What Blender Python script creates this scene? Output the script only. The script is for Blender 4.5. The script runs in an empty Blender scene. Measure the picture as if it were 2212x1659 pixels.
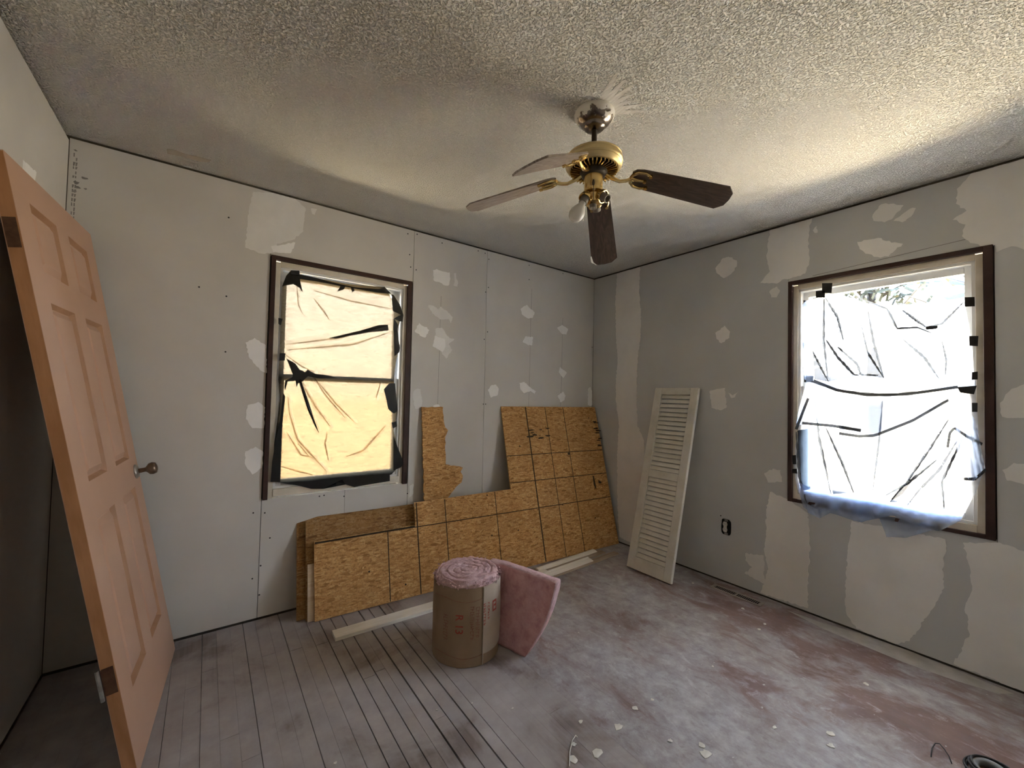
import bpy, bmesh, math, random
from mathutils import Vector, Matrix, noise
random.seed(7)
S = bpy.context.scene
COL = S.collection

# ------------------------------------------------------------------ camera
F_PX, CXP, CYP = 885.5, 1106.0, 829.5
CAM = Vector((-2.976, -2.709, 1.2873))
YAW, PITCH, ROLL = .638, .0272, .0213
FW = Vector((math.sin(YAW)*math.cos(PITCH), math.cos(YAW)*math.cos(PITCH), math.sin(PITCH)))
_r = Vector((math.cos(YAW), -math.sin(YAW), 0)); _u = _r.cross(FW)
RT = _r*math.cos(ROLL) + _u*math.sin(ROLL)
UP = _u*math.cos(ROLL) - _r*math.sin(ROLL)
cd = bpy.data.cameras.new('camera'); cam = bpy.data.objects.new('camera', cd); COL.objects.link(cam)
cd.sensor_width = 36; cd.lens = 36*F_PX/2212; cd.clip_start = .02
cam.matrix_world = Matrix(((RT.x, UP.x, -FW.x, CAM.x), (RT.y, UP.y, -FW.y, CAM.y), (RT.z, UP.z, -FW.z, CAM.z), (0, 0, 0, 1)))
S.camera = cam
def ray(x, y): return FW + RT*((x-CXP)/F_PX) - UP*((y-CYP)/F_PX)
def at(x, y, ax, v):                      # pixel -> point on the axis plane it lies on
    d = ray(x, y); return CAM + d*((v-CAM[ax])/d[ax])
def on_floor(x, y, z=0.): return at(x, y, 2, z)
def on_back(x, y, d=0.): return at(x, y, 1, d)
def on_right(x, y, d=0.): return at(x, y, 0, d)

# ------------------------------------------------------------------ view, world, daylight
S.view_settings.view_transform = 'Standard'; S.view_settings.look = 'None'
S.view_settings.gamma = 1; S.view_settings.use_curve_mapping = False
S.view_settings.exposure = 3.95
S.cycles.use_denoising = True
S.cycles.max_bounces = 9; S.cycles.diffuse_bounces = 6; S.cycles.transparent_max_bounces = 24
S.cycles.transmission_bounces = 8; S.cycles.caustics_reflective = False; S.cycles.caustics_refractive = False
S.cycles.sample_clamp_indirect = 6
W = bpy.data.worlds.new('outdoors'); S.world = W; W.use_nodes = True
nt = W.node_tree; nt.nodes.clear()
wo = nt.nodes.new('ShaderNodeOutputWorld'); wb = nt.nodes.new('ShaderNodeBackground')
tc = nt.nodes.new('ShaderNodeTexCoord'); sx = nt.nodes.new('ShaderNodeSeparateXYZ')
mr = nt.nodes.new('ShaderNodeMapRange'); cr = nt.nodes.new('ShaderNodeValToRGB')
mr.inputs['From Min'].default_value = -1; mr.inputs['From Max'].default_value = 1
nt.links.new(tc.outputs['Generated'], sx.inputs[0]); nt.links.new(sx.outputs['Z'], mr.inputs[0])
nt.links.new(mr.outputs[0], cr.inputs[0]); nt.links.new(cr.outputs[0], wb.inputs[0]); nt.links.new(wb.outputs[0], wo.inputs[0])
# sunlit straw-coloured ground below the horizon, bright hazy sky going blue above it
el = cr.color_ramp.elements
el[0].position = 0.0; el[0].color = (1.0, .80, .52, 1)
el[1].position = 1.0; el[1].color = (.50, .68, 1.0, 1)
for p, c in ((.40, (1.0, .80, .52, 1)), (.485, (1.0, .83, .58, 1)), (.505, (.92, .88, .78, 1)), (.56, (.90, .92, .95, 1)), (.72, (.62, .76, 1.0, 1))):
    e_ = el.new(p); e_.color = c
wb.inputs['Strength'].default_value = 5.0
W.cycles.sampling_method = 'AUTOMATIC'
def portal(name, loc, rot, sx_, sy_):     # lets the renderer find the sky through the window opening
    ld = bpy.data.lights.new(name, 'AREA'); ld.shape = 'RECTANGLE'; ld.size = sx_; ld.size_y = sy_
    ld.cycles.is_portal = True
    o = bpy.data.objects.new(name, ld); COL.objects.link(o); o.location = loc; o.rotation_euler = rot
portal('daylight_portal', (.15, -2.086, 1.35), (math.radians(90), 0, math.radians(90)), .72, 1.26)
portal('daylight_portal', (-2.28, .15, 1.355), (math.radians(-90), 0, 0), .72, 1.26)

# ------------------------------------------------------------------ helpers
def tag(o, label=None, cat=None, group=None, kind=None):
    if label: o['label'] = label
    if cat: o['category'] = cat
    if group: o['group'] = group
    if kind: o['kind'] = kind
    return o
def empty(name, mat=None, parent=None):
    o = bpy.data.objects.new(name, None); COL.objects.link(o); o.empty_display_size = .05
    if parent: o.parent = parent
    if mat is not None: o.matrix_local = mat
    return o
def frame(o, x, y, z):
    return Matrix(((x.x, y.x, z.x, o.x), (x.y, y.y, z.y, o.y), (x.z, y.z, z.z, o.z), (0, 0, 0, 1)))
def T(x, y, z): return Matrix.Translation((x, y, z))
class MB:
    def __init__(s): s.v = []; s.f = []
    def add(s, vs, fs):
        n = len(s.v); s.v += [tuple(v) for v in vs]; s.f += [tuple(i+n for i in f) for f in fs]; return s
    def box(s, a, b, m=None):
        (x0, y0, z0), (x1, y1, z1) = a, b
        vs = [Vector(p) for p in ((x0,y0,z0),(x1,y0,z0),(x1,y1,z0),(x0,y1,z0),(x0,y0,z1),(x1,y0,z1),(x1,y1,z1),(x0,y1,z1))]
        if m is not None: vs = [m @ v for v in vs]
        return s.add(vs, [(0,3,2,1),(4,5,6,7),(0,1,5,4),(1,2,6,5),(2,3,7,6),(3,0,4,7)])
    def prism(s, pts, off):                # pts: 3D ring, off: extrusion vector
        n = len(pts); off = Vector(off)
        vs = [Vector(p) for p in pts] + [Vector(p)+off for p in pts]
        fs = [tuple(range(n-1, -1, -1)), tuple(range(n, 2*n))] + [(i, (i+1) % n, n+(i+1) % n, n+i) for i in range(n)]
        return s.add(vs, fs)
    def lathe(s, prof, n=32, m=None, caps=True):
        vs = []
        for r, z in prof:
            for i in range(n):
                a = 2*math.pi*i/n; vs.append(Vector((r*math.cos(a), r*math.sin(a), z)))
        if m is not None: vs = [m @ v for v in vs]
        fs = [(j*n+i, j*n+(i+1) % n, (j+1)*n+(i+1) % n, (j+1)*n+i) for j in range(len(prof)-1) for i in range(n)]
        if caps: fs += [tuple(range(n-1, -1, -1)), tuple((len(prof)-1)*n+i for i in range(n))]
        return s.add(vs, fs)
    def tube(s, pts, r, n=8, closed=False):
        pts = [Vector(p) for p in pts]; L = len(pts); vs = []
        rr = r if isinstance(r, (list, tuple)) else [r]*L
        ref = Vector((0, 0, 1))
        for i, p in enumerate(pts):
            a = pts[i-1] if (i or closed) else p; b = pts[(i+1) % L] if (i < L-1 or closed) else p
            t = (b-a).normalized()
            q = ref if abs(t.dot(ref)) < .95 else Vector((1, 0, 0))
            x = t.cross(q).normalized(); y = t.cross(x)
            for k in range(n):
                an = 2*math.pi*k/n; vs.append(p + (x*math.cos(an)+y*math.sin(an))*rr[i])
        seg = L if closed else L-1
        fs = [(i*n+k, i*n+(k+1) % n, ((i+1) % L)*n+(k+1) % n, ((i+1) % L)*n+k) for i in range(seg) for k in range(n)]
        if not closed: fs += [tuple(range(n-1, -1, -1)), tuple((L-1)*n+k for k in range(n))]
        return s.add(vs, fs)
    def grid(s, fn, nu, nv):
        vs = [fn(i/nu, j/nv) for j in range(nv+1) for i in range(nu+1)]
        fs = [(j*(nu+1)+i, j*(nu+1)+i+1, (j+1)*(nu+1)+i+1, (j+1)*(nu+1)+i) for j in range(nv) for i in range(nu)]
        return s.add(vs, fs)
    def mesh(s, name, mats, smooth=False, bevel=0., fix=True):
        me = bpy.data.meshes.new(name); me.from_pydata(s.v, [], s.f)
        if fix or bevel:
            bm = bmesh.new(); bm.from_mesh(me)
            if fix: bmesh.ops.recalc_face_normals(bm, faces=bm.faces)
            if bevel: bmesh.ops.bevel(bm, geom=bm.edges[:], offset=bevel, segments=1, affect='EDGES', profile=.5)
            bm.to_mesh(me); bm.free()
        for m in (mats if isinstance(mats, list) else [mats]): me.materials.append(m)
        if smooth: me.shade_smooth()
        return me
    def build(s, name, mat, parent=None, m=None, smooth=False, bevel=0., fix=True):
        o = bpy.data.objects.new(name, s.mesh(name, mat, smooth, bevel, fix)); COL.objects.link(o)
        if parent: o.parent = parent
        if m is not None: o.matrix_local = m
        if smooth == 'auto':
            md = o.modifiers.new('edges', 'EDGE_SPLIT'); md.split_angle = math.radians(40)
        return o
def box(name, a, b, mat, parent=None, m=None, bevel=0.): return MB().box(a, b).build(name, mat, parent, m, bevel=bevel)

# ------------------------------------------------------------------ materials
class NT:
    def __init__(s, name):
        s.m = bpy.data.materials.new(name); s.m.use_nodes = True; s.t = s.m.node_tree
        s.b = s.t.nodes['Principled BSDF']; s.o = s.t.nodes['Material Output']
    def n(s, t, **k):
        nd = s.t.nodes.new('ShaderNode'+t)
        for a, v in k.items(): setattr(nd, a, v)
        return nd
    def l(s, a, b): s.t.links.new(a, b)
    def coord(s, scale=(1, 1, 1), rot=(0, 0, 0), loc=(0, 0, 0)):
        c = s.n('TexCoord'); mp = s.n('Mapping'); s.l(c.outputs['Object'], mp.inputs[0])
        mp.inputs['Scale'].default_value = scale; mp.inputs['Rotation'].default_value = rot; mp.inputs['Location'].default_value = loc
        return mp.outputs[0]
    def noise(s, v, scale, detail=4, rough=.55, dist=0.):
        nd = s.n('TexNoise'); s.l(v, nd.inputs['Vector']); nd.inputs['Scale'].default_value = scale
        nd.inputs['Detail'].default_value = detail; nd.inputs['Roughness'].default_value = rough; nd.inputs['Distortion'].default_value = dist
        return nd.outputs['Fac']
    def ramp(s, f, stops):
        nd = s.n('ValToRGB'); s.l(f, nd.inputs[0]); e = nd.color_ramp.elements
        e[0].position, e[0].color = stops[0][0], rgb(stops[0][1]); e[1].position, e[1].color = stops[-1][0], rgb(stops[-1][1])
        for p, c in stops[1:-1]: x = e.new(p); x.color = rgb(c)
        return nd.outputs[0]
    def mix(s, f, a, b, mode='MIX'):
        nd = s.n('Mix'); nd.data_type = 'RGBA'; nd.blend_type = mode
        for i, x in ((0, f), (6, a), (7, b)):
            if hasattr(x, 'is_linked') or hasattr(x, 'links'): s.l(x, nd.inputs[i])
            elif i == 0: nd.inputs[i].default_value = x
            else: nd.inputs[i].default_value = rgb(x)
        return nd.outputs[2]
    def bump(s, h, strength, dist, prev=None):
        nd = s.n('Bump'); s.l(h, nd.inputs['Height']); nd.inputs['Strength'].default_value = strength; nd.inputs['Distance'].default_value = dist
        if prev: s.l(prev, nd.inputs['Normal'])
        s.l(nd.outputs[0], s.b.inputs['Normal']); return nd.outputs[0]
    def col(s, c):
        if isinstance(c, (tuple, float)): s.b.inputs['Base Color'].default_value = rgb(c)
        else: s.l(c, s.b.inputs['Base Color'])
        return s
    def set(s, rough=.7, metal=0., spec=.5):
        s.b.inputs['Roughness'].default_value = rough; s.b.inputs['Metallic'].default_value = metal; s.b.inputs['Specular IOR Level'].default_value = spec
        return s
def rgb(c):
    if isinstance(c, (int, float)): c = (c, c, c)
    return (*c[:3], 1)
def speckled(name, c0, c1, scale=6, rough=.8, bump=0., bscale=200, spec=.3, metal=0., lo=.35, hi=.65, stretch=(1, 1, 1)):
    t = NT(name); v = t.coord(stretch)
    t.col(t.ramp(t.noise(v, scale, 5), [(lo, c0), (hi, c1)])).set(rough, metal, spec)
    if bump: t.bump(t.noise(v, bscale, 3), bump, .002)
    return t.m
M = {}
M['paper'] = speckled('drywall_paper', (.585, .56, .522), (.625, .60, .562), 3, .9, .06, 260)
M['paper_grey'] = speckled('grey_drywall', (.535, .54, .535), (.575, .58, .575), 2.5, .9, .06, 260)
M['mud'] = speckled('joint_compound', (.84, .83, .81), (.89, .88, .86), 9, .9, .12, 90)
M['mud_thin'] = speckled('joint_compound_thin', (.72, .705, .675), (.78, .765, .735), 9, .9, .1, 90)
M['mud_grey'] = speckled('joint_compound_grey', (.76, .75, .725), (.82, .81, .785), 5, .9, .1, 90)
M['gap'] = speckled('dark_framing', (.05, .042, .034), (.10, .085, .065), 8, .95)
M['pencil'] = speckled('pencil_line', (.20, .19, .18), (.30, .28, .26), 20)
M['screw'] = speckled('black_screw', (.02, .02, .02), (.04, .04, .04), 20, .5)
t = NT('popcorn_ceiling'); v = t.coord()
t.col(t.ramp(t.noise(v, 1.3, 4), [(.3, (.75, .725, .675)), (.7, (.80, .775, .725))])).set(.95, 0, .2)
n1 = t.noise(v, 125, 2, .5); n2 = t.noise(v, 260, 2, .5)
b1 = t.bump(t.ramp(n1, [(.38, 0.), (.54, 1.)]), 1., .010); t.bump(n2, .35, .003, b1); M['ceiling'] = t.m
M['ceiling_scar'] = speckled('scraped_ceiling', (.60, .56, .50), (.78, .75, .69), 30, .95, .8, 120, stretch=(4, .5, 1))
M['ceiling_bare'] = speckled('bare_ceiling_paper', (.50, .44, .36), (.58, .52, .44), 12)
# floors
def floor_mat(name, patchy):
    t = NT(name); v = t.coord(); 
    grain = t.noise(t.coord((26, 1.4, 1)), 3, 5)
    if patchy:
        wood = t.ramp(t.noise(v, 2.2, 5, .6), [(.35, (.15, .083, .075)), (.62, (.22, .148, .133))])
        vs = t.coord((1.0, .55, 1), (0, 0, math.radians(28)))
        a = t.noise(vs, 3.2, 9, .68, .7); b = t.noise(v, .9, 4, .5)
        su = t.n('Math', operation='ADD'); t.l(a, su.inputs[0]); t.l(b, su.inputs[1])
        hf = t.n('Math', operation='MULTIPLY'); t.l(su.outputs[0], hf.inputs[0]); hf.inputs[1].default_value = .5
        dust = t.ramp(hf.outputs[0], [(.425, 0.), (.475, .7), (.55, 1.)])
        fine = t.ramp(t.noise(v, 14, 8, .7), [(.35, (.29, .265, .27)), (.68, (.45, .435, .445))])
        c = t.mix(dust, wood, fine)
        sc_ = t.noise(t.coord((1, .55, 1), (0, 0, math.radians(-35))), 16, 12, .8, .5)
        c = t.mix(t.ramp(sc_, [(.38, .5), (.48, 0.)]), c, (.17, .13, .125)); c = t.mix(t.ramp(sc_, [(.54, 0.), (.66, .5)]), c, (.58, .565, .58))
        spl = t.ramp(t.noise(v, 38, 3, .6), [(.71, 0.), (.75, .8)]); c = t.mix(spl, c, (.60, .58, .55))
    else:
        wood = t.ramp(grain, [(.3, (.16, .125, .115)), (.7, (.24, .20, .19))])
        a = t.noise(v, 2.6, 7, .6, .4)
        dust = t.ramp(a, [(.36, .0), (.46, .75), (.62, 1.)])
        fine = t.ramp(t.noise(v, 9, 7, .65), [(.3, (.33, .295, .29)), (.7, (.43, .395, .39))])
        c = t.mix(dust, wood, fine)
    t.col(c).set(.62, 0, .42)
    rr = t.ramp(a, [(.35, .42), (.6, .75)]); t.l(rr, t.b.inputs['Roughness'])
    t.bump(t.noise(v, 70, 5), .12, .002)
    return t.m
M['plank'] = floor_mat('dusty_plank', False)
M['floor'] = floor_mat('dusty_stained_floor', True)
M['dust'] = speckled('pale_floor_dust', (.40, .375, .35), (.50, .475, .45), 12, .9)
M['brown'] = speckled('dark_brown_casing', (.030, .013, .010), (.055, .026, .020), 7, .55, .1, 60, stretch=(1, 1, 6))
M['cream'] = speckled('cream_paint', (.60, .54, .44), (.70, .64, .54), 9, .6)
M['vinyl'] = speckled('white_vinyl', (.74, .73, .71), (.80, .79, .77), 5, .4, spec=.5)
M['tape'] = speckled('black_tape', (.012, .012, .013), (.022, .022, .024), 30, .55)
M['tape_grey'] = None
def wood(name, c0, c1, c2, stretch=(1, 12, 12), scale=4, rough=.6, spec=.3):
    t = NT(name); v = t.coord(stretch)
    t.col(t.ramp(t.noise(v, scale, 6, .6, 1.2), [(.3, c0), (.5, c1), (.7, c2)])).set(rough, 0, spec); t.bump(t.noise(v, scale*4, 4), .08, .002)
    return t.m
M['pine'] = wood('white_primed_wood', (.72, .67, .57), (.80, .76, .68), (.85, .82, .75))
M['palewood'] = wood('pale_cut_wood', (.52, .38, .24), (.62, .48, .33), (.70, .57, .42))
M['rawwood'] = wood('raw_brown_wood', (.26, .19, .13), (.36, .28, .20), (.44, .36, .27))
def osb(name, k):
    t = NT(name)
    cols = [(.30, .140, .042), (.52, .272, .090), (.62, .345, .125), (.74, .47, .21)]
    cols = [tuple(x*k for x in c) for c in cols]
    base = None
    for i, (ang, sc, st) in enumerate(((.5, 40, (1, 3.4, 3.4)), (-.9, 46, (1, 3.8, 3.8)), (1.5, 34, (1, 3, 3)))):
        v = t.coord(st, (0, 0, ang), (i*3.1, i*1.7, 0))
        ns = t.n('TexNoise'); t.l(v, ns.inputs['Vector']); ns.inputs['Scale'].default_value = 7
        mv = t.n('Mix'); mv.data_type = 'RGBA'; mv.inputs[0].default_value = .06; t.l(v, mv.inputs[6]); t.l(ns.outputs['Color'], mv.inputs[7])
        vo = t.n('TexVoronoi'); t.l(mv.outputs[2], vo.inputs['Vector']); vo.inputs['Scale'].default_value = sc
        sp = t.n('SeparateColor'); t.l(vo.outputs['Color'], sp.inputs[0])
        c = t.ramp(sp.outputs[0], [(.0, cols[0]), (.25, cols[1]), (.65, cols[2]), (1., cols[3])])
        base = c if base is None else t.mix(t.ramp(sp.outputs[1], [(.45, 0.), (.55, 1.)]), base, c)
    g = t.noise(t.coord(), 95, 6, .75)
    c = t.mix(t.ramp(g, [(.36, .85), (.5, 0.)]), base, tuple(x*.75 for x in cols[0]))
    big = t.noise(t.coord(), 3.5, 4); c = t.mix(t.ramp(big, [(.35, .35), (.6, 0.)]), c, (.34, .18, .06))
    t.col(c).set(.75, 0, .25); t.bump(g, .2, .002)
    return t.m
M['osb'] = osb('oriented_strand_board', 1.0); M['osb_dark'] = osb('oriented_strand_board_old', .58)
M['osb_pale'] = osb('oriented_strand_board_scrap', 1.05)
M['ink'] = speckled('black_marking', (.035, .022, .012), (.06, .04, .02), 20)
t = NT('peach_paint'); v = t.coord(); t.col(t.ramp(t.noise(v, 3, 4), [(.3, (.47, .285, .192)), (.7, (.52, .32, .222))])).set(.5, 0, .4); M['peach'] = t.m
M['peach_dark'] = speckled('dark_peach_groove', (.36, .19, .10), (.43, .245, .14), 8, .55)  # moulding in a darker peach than the slab
M['door_edge'] = speckled('raw_door_edge', (.36, .165, .065), (.46, .225, .10), 5, .7, stretch=(6, 1, 6))
M['rust'] = speckled('brown_hinge', (.08, .035, .018), (.14, .07, .04), 30, .6, metal=.4)
M['steel'] = speckled('worn_steel', (.30, .27, .24), (.50, .46, .42), 30, .45, metal=.8)
M['bronze'] = speckled('aged_bronze', (.16, .11, .075), (.26, .19, .135), 20, .35, metal=.8, spec=.5)
M['brass'] = speckled('brass', (.62, .44, .17), (.72, .55, .26), 10, .22, metal=1.)
M['brass_dull'] = speckled('dusty_brass', (.62, .47, .22), (.74, .60, .34), 6, .42, metal=.75)
t = NT('tarnished_nickel'); v = t.coord()
sz = t.n('SeparateXYZ'); t.l(t.coord(), sz.inputs[0]); 
pn = t.noise(v, 28, 5, .65); ma = t.n('Math', operation='MULTIPLY_ADD'); t.l(sz.outputs[2], ma.inputs[0]); ma.inputs[1].default_value = 11.; t.l(pn, ma.inputs[2])
pk = t.ramp(ma.outputs[0], [(.10, 0.), (.16, 1.)]); t.col(t.mix(pk, (.20, .165, .14), (.72, .69, .64)))
t.l(t.ramp(pk, [(0., 1.), (1., 0.)]), t.b.inputs['Metallic']); t.l(t.ramp(pk, [(0., .22), (1., .85)]), t.b.inputs['Roughness']); M['nickel'] = t.m
M['dark_metal'] = speckled('dark_bronze_metal', (.045, .035, .026), (.08, .062, .045), 20, .45, metal=.6)
M['void'] = speckled('black_void', (.006, .006, .006), (.01, .01, .01), 20, .9)
t = NT('walnut_blade'); v = t.coord((1.6, 9, 1)); 
t.col(t.ramp(t.noise(v, 5, 6, .6, 2.2), [(.35, (.022, .011, .007)), (.5, (.045, .026, .018)), (.65, (.078, .048, .033))])).set(.38, 0, .6); M['walnut'] = t.m
t = NT('dusty_sheen_blade'); v = t.coord((1.6, 9, 1))
t.col(t.ramp(t.noise(v, 5, 6, .6, 2.2), [(.35, (.17, .13, .10)), (.5, (.25, .20, .165)), (.65, (.34, .285, .24))])).set(.45, 0, .5); M['blade_dust_sheen'] = t.m  # dust plus the window's glancing reflection, mixed into the walnut tone
M['porcelain'] = speckled('socket_card', (.17, .15, .12), (.25, .22, .18), 20, .6)
t = NT('frosted_bulb'); t.col((.86, .85, .82)).set(.25, 0, .5); t.b.inputs['Transmission Weight'].default_value = .35; t.b.inputs['Subsurface Weight'].default_value = .0; M['bulb'] = t.m
# fibreglass
t = NT('pink_fibreglass'); v = t.coord(); 
t.col(t.ramp(t.noise(v, 16, 8, .7), [(.28, (.52, .235, .235)), (.5, (.72, .40, .405)), (.72, (.83, .55, .55))])).set(1., 0, .05)
t.bump(t.noise(v, 55, 8, .75), .8, .012); M['pink'] = t.m
t = NT('pink_fibreglass_edge'); v = t.coord()
t.col(t.ramp(t.noise(v, 40, 8, .7), [(.3, (.58, .32, .33)), (.55, (.80, .56, .57)), (.75, (.88, .70, .70))])).set(1., 0, .05)
t.bump(t.noise(v, 90, 8, .75), .9, .012); M['pink_edge'] = t.m
M['kraft'] = speckled('kraft_paper', (.245, .165, .098), (.30, .208, .13), 7, .65, .15, 40)
M['kraft_light'] = speckled('kraft_paper_flap', (.38, .31, .24), (.45, .375, .30), 7, .65, .15, 40)
M['red_ink'] = speckled('red_ink', (.30, .055, .035), (.38, .08, .055), 30, .7)
M['brown_ink'] = speckled('faded_ink', (.21, .085, .05), (.25, .11, .07), 30, .7)
t = NT('weathered_white_paint'); v = t.coord()
c = t.ramp(t.noise(v, 5, 6, .6), [(.3, (.56, .53, .46)), (.6, (.68, .66, .60))]); c = t.mix(t.ramp(t.noise(v, 34, 6, .7), [(.30, .8), (.37, 0.)]), c, (.22, .19, .15))
t.col(c).set(.6, 0, .3); M['shutter'] = t.m
M['register'] = speckled('brown_register', (.30, .25, .21), (.38, .32, .28), 12, .5, metal=.2)
M['white_plastic'] = speckled('white_plastic', (.62, .60, .56), (.70, .68, .64), 20, .4)
M['galv'] = speckled('galvanised_box', (.20, .20, .20), (.30, .30, .29), 20, .5, metal=.6)
M['wire'] = speckled('black_wire', (.02, .02, .025), (.05, .05, .055), 20, .45)
M['greyhose'] = speckled('grey_sleeve', (.16, .165, .18), (.26, .265, .28), 20, .45)
M['chip'] = speckled('paint_chip', (.55, .52, .46), (.74, .71, .66), 20, .8)
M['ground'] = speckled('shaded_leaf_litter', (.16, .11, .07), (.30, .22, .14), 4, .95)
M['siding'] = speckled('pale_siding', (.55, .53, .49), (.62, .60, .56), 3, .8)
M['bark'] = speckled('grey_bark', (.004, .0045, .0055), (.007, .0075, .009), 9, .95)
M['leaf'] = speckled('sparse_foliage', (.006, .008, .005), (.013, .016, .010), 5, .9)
def film(name, tint, trans, diff, transl_col, gl_rough, gl, edge_dark, streak=None):
    m = bpy.data.materials.new(name); m.use_nodes = True; t = m.node_tree; t.nodes.clear()
    o = t.nodes.new('ShaderNodeOutputMaterial'); tr = t.nodes.new('ShaderNodeBsdfTransparent'); tl = t.nodes.new('ShaderNodeBsdfTranslucent')
    df = t.nodes.new('ShaderNodeBsdfDiffuse'); g = t.nodes.new('ShaderNodeBsdfGlossy'); lw = t.nodes.new('ShaderNodeLayerWeight')
    lw.inputs[0].default_value = .35
    cm = t.nodes.new('ShaderNodeMix'); cm.data_type = 'RGBA'; t.links.new(lw.outputs['Facing'], cm.inputs[0])
    cm.inputs[6].default_value = rgb(tint); cm.inputs[7].default_value = rgb(tuple(x*edge_dark for x in tint)); t.links.new(cm.outputs[2], tr.inputs[0])
    if streak:                                  # uneven thickness of the stretched film
        tcx = t.nodes.new('ShaderNodeTexCoord'); mpx = t.nodes.new('ShaderNodeMapping'); nzx = t.nodes.new('ShaderNodeTexNoise'); rmx = t.nodes.new('ShaderNodeMapRange'); muls = t.nodes.new('ShaderNodeMix')
        mpx.inputs['Scale'].default_value = streak; nzx.inputs['Scale'].default_value = 14; nzx.inputs['Detail'].default_value = 6; nzx.inputs['Distortion'].default_value = .8
        rmx.inputs['From Min'].default_value = .3; rmx.inputs['From Max'].default_value = .7; rmx.inputs['To Min'].default_value = .68; rmx.inputs['To Max'].default_value = 1.15
        t.links.new(tcx.outputs['Object'], mpx.inputs[0]); t.links.new(mpx.outputs[0], nzx.inputs['Vector']); t.links.new(nzx.outputs['Fac'], rmx.inputs[0])
        muls.data_type = 'RGBA'; muls.blend_type = 'MULTIPLY'; muls.inputs[0].default_value = 1.; t.links.new(cm.outputs[2], muls.inputs[6]); t.links.new(rmx.outputs[0], muls.inputs[7]); t.links.new(muls.outputs[2], tr.inputs[0])
    tl.inputs[0].default_value = rgb(transl_col); df.inputs[0].default_value = rgb(diff); g.inputs[0].default_value = (1, 1, 1, 1); g.inputs['Roughness'].default_value = gl_rough
    a1 = t.nodes.new('ShaderNodeMixShader'); a1.inputs[0].default_value = .10; t.links.new(tl.outputs[0], a1.inputs[1]); t.links.new(df.outputs[0], a1.inputs[2])
    a2 = t.nodes.new('ShaderNodeMixShader'); a2.inputs[0].default_value = trans; t.links.new(a1.outputs[0], a2.inputs[1]); t.links.new(tr.outputs[0], a2.inputs[2])
    a3 = t.nodes.new('ShaderNodeMixShader'); a3.inputs[0].default_value = gl; t.links.new(a2.outputs[0], a3.inputs[1]); t.links.new(g.outputs[0], a3.inputs[2])
    t.links.new(a3.outputs[0], o.inputs[0]); return m
M['film_clear'] = film('clear_plastic_film', (.97, .98, 1.), .25, (.75, .8, .9), (.82, .85, .92), .2, .04, .5)
M['film_tail'] = film('blue_glow_film_tail', (.97, .98, 1.), .62, (.55, .68, .95), (.55, .68, .95), .15, .06, .5)  # blue outdoor glow of the hanging film put into its tint
M['film_black'] = film('thin_black_film', (.0188, .0146, .0100), .90, (.02, .02, .02), (.10, .08, .052), .25, .03, .3, (1.2, 1, 5))
M['film_flap'] = film('doubled_black_film', (.03, .026, .02), .80, (.02, .02, .02), (.03, .025, .02), .25, .05, .3)
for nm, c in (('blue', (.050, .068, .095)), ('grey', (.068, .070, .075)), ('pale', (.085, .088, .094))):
    M['fold_shade_'+nm] = film('gathered_film_'+nm, c, .92, (.5, .55, .62), (.004, .004, .005), .25, .03, .5)  # dense tints that paint fold shade over the clear film
M['crease_amber'] = film('amber_crease_shade', (.50, .42, .33), .96, (.02, .02, .02), (.02, .015, .01), .3, .03, .4)  # tint that paints crease darkness over the black film
M['crease'] = film('gathered_film_crease', (.010, .011, .012), .35, (.66, .71, .78), (.05, .053, .058), .25, .05, .6)  # near-opaque grey that paints the shade of the crease lines
M['tape_grey'] = film('old_grey_tape', (.010, .011, .012), .5, (.42, .46, .50), (.012, .013, .014), .3, .04, .6)
m = bpy.data.materials.new('window_glass'); m.use_nodes = True; t_ = m.node_tree; t_.nodes.clear()
o_ = t_.nodes.new('ShaderNodeOutputMaterial'); tr_ = t_.nodes.new('ShaderNodeBsdfTransparent'); g_ = t_.nodes.new('ShaderNodeBsdfGlossy'); mx_ = t_.nodes.new('ShaderNodeMixShader'); fr_ = t_.nodes.new('ShaderNodeFresnel')
g_.inputs['Roughness'].default_value = .02; tr_.inputs[0].default_value = (.95, .97, .97, 1); fr_.inputs[0].default_value = 1.3
t_.links.new(fr_.outputs[0], mx_.inputs[0]); t_.links.new(tr_.outputs[0], mx_.inputs[1]); t_.links.new(g_.outputs[0], mx_.inputs[2]); t_.links.new(mx_.outputs[0], o_.inputs[0]); M['glass'] = m

# ------------------------------------------------------------------ room shell
XL, YF, H = -3.524, -3.35, 2.44
W1 = (-2.708, -1.856, .664, 2.063)          # casing outline on the back wall: x0 x1 z0 z1
W2 = (-2.513, -1.659, .657, 2.051)          # casing outline on the right wall: y0 y1 z0 z1
def holed(a0, a1, z0, z1, hole, fn):
    h0, h1, hz0, hz1 = hole; mb = MB()
    for (p, q, r, s_) in ((a0, h0, z0, z1), (h1, a1, z0, z1), (h0, h1, z0, hz0), (h0, h1, hz1, z1)): mb.box(*fn(p, q, r, s_))
    return mb
wb_ = holed(XL-.15, .15, -.1, H+.1, W1, lambda p, q, r, s_: ((p, .0135, r), (q, .16, s_))).build('wall_back', M['gap']); tag(wb_, 'back wall of bare grey drywall panels with patched screw spots', kind='structure')
wr = holed(YF-.15, .0135, -.1, H+.1, W2, lambda p, q, r, s_: ((.0135, p, r), (.16, q, s_))).build('wall_right', M['gap']); tag(wr, 'grey right wall with pale joint compound bands', kind='structure')
wl = box('wall_left', (XL-.15, YF-.15, -.1), (XL-.0135, .0135, H+.1), M['gap']); tag(wl, 'left wall behind the leaning door', kind='structure')
wf = box('wall_front', (XL-.15, YF-.15, -.1), (.15, YF, H+.1), M['paper']); tag(wf, 'plain drywall wall facing the windows', kind='structure')
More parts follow.
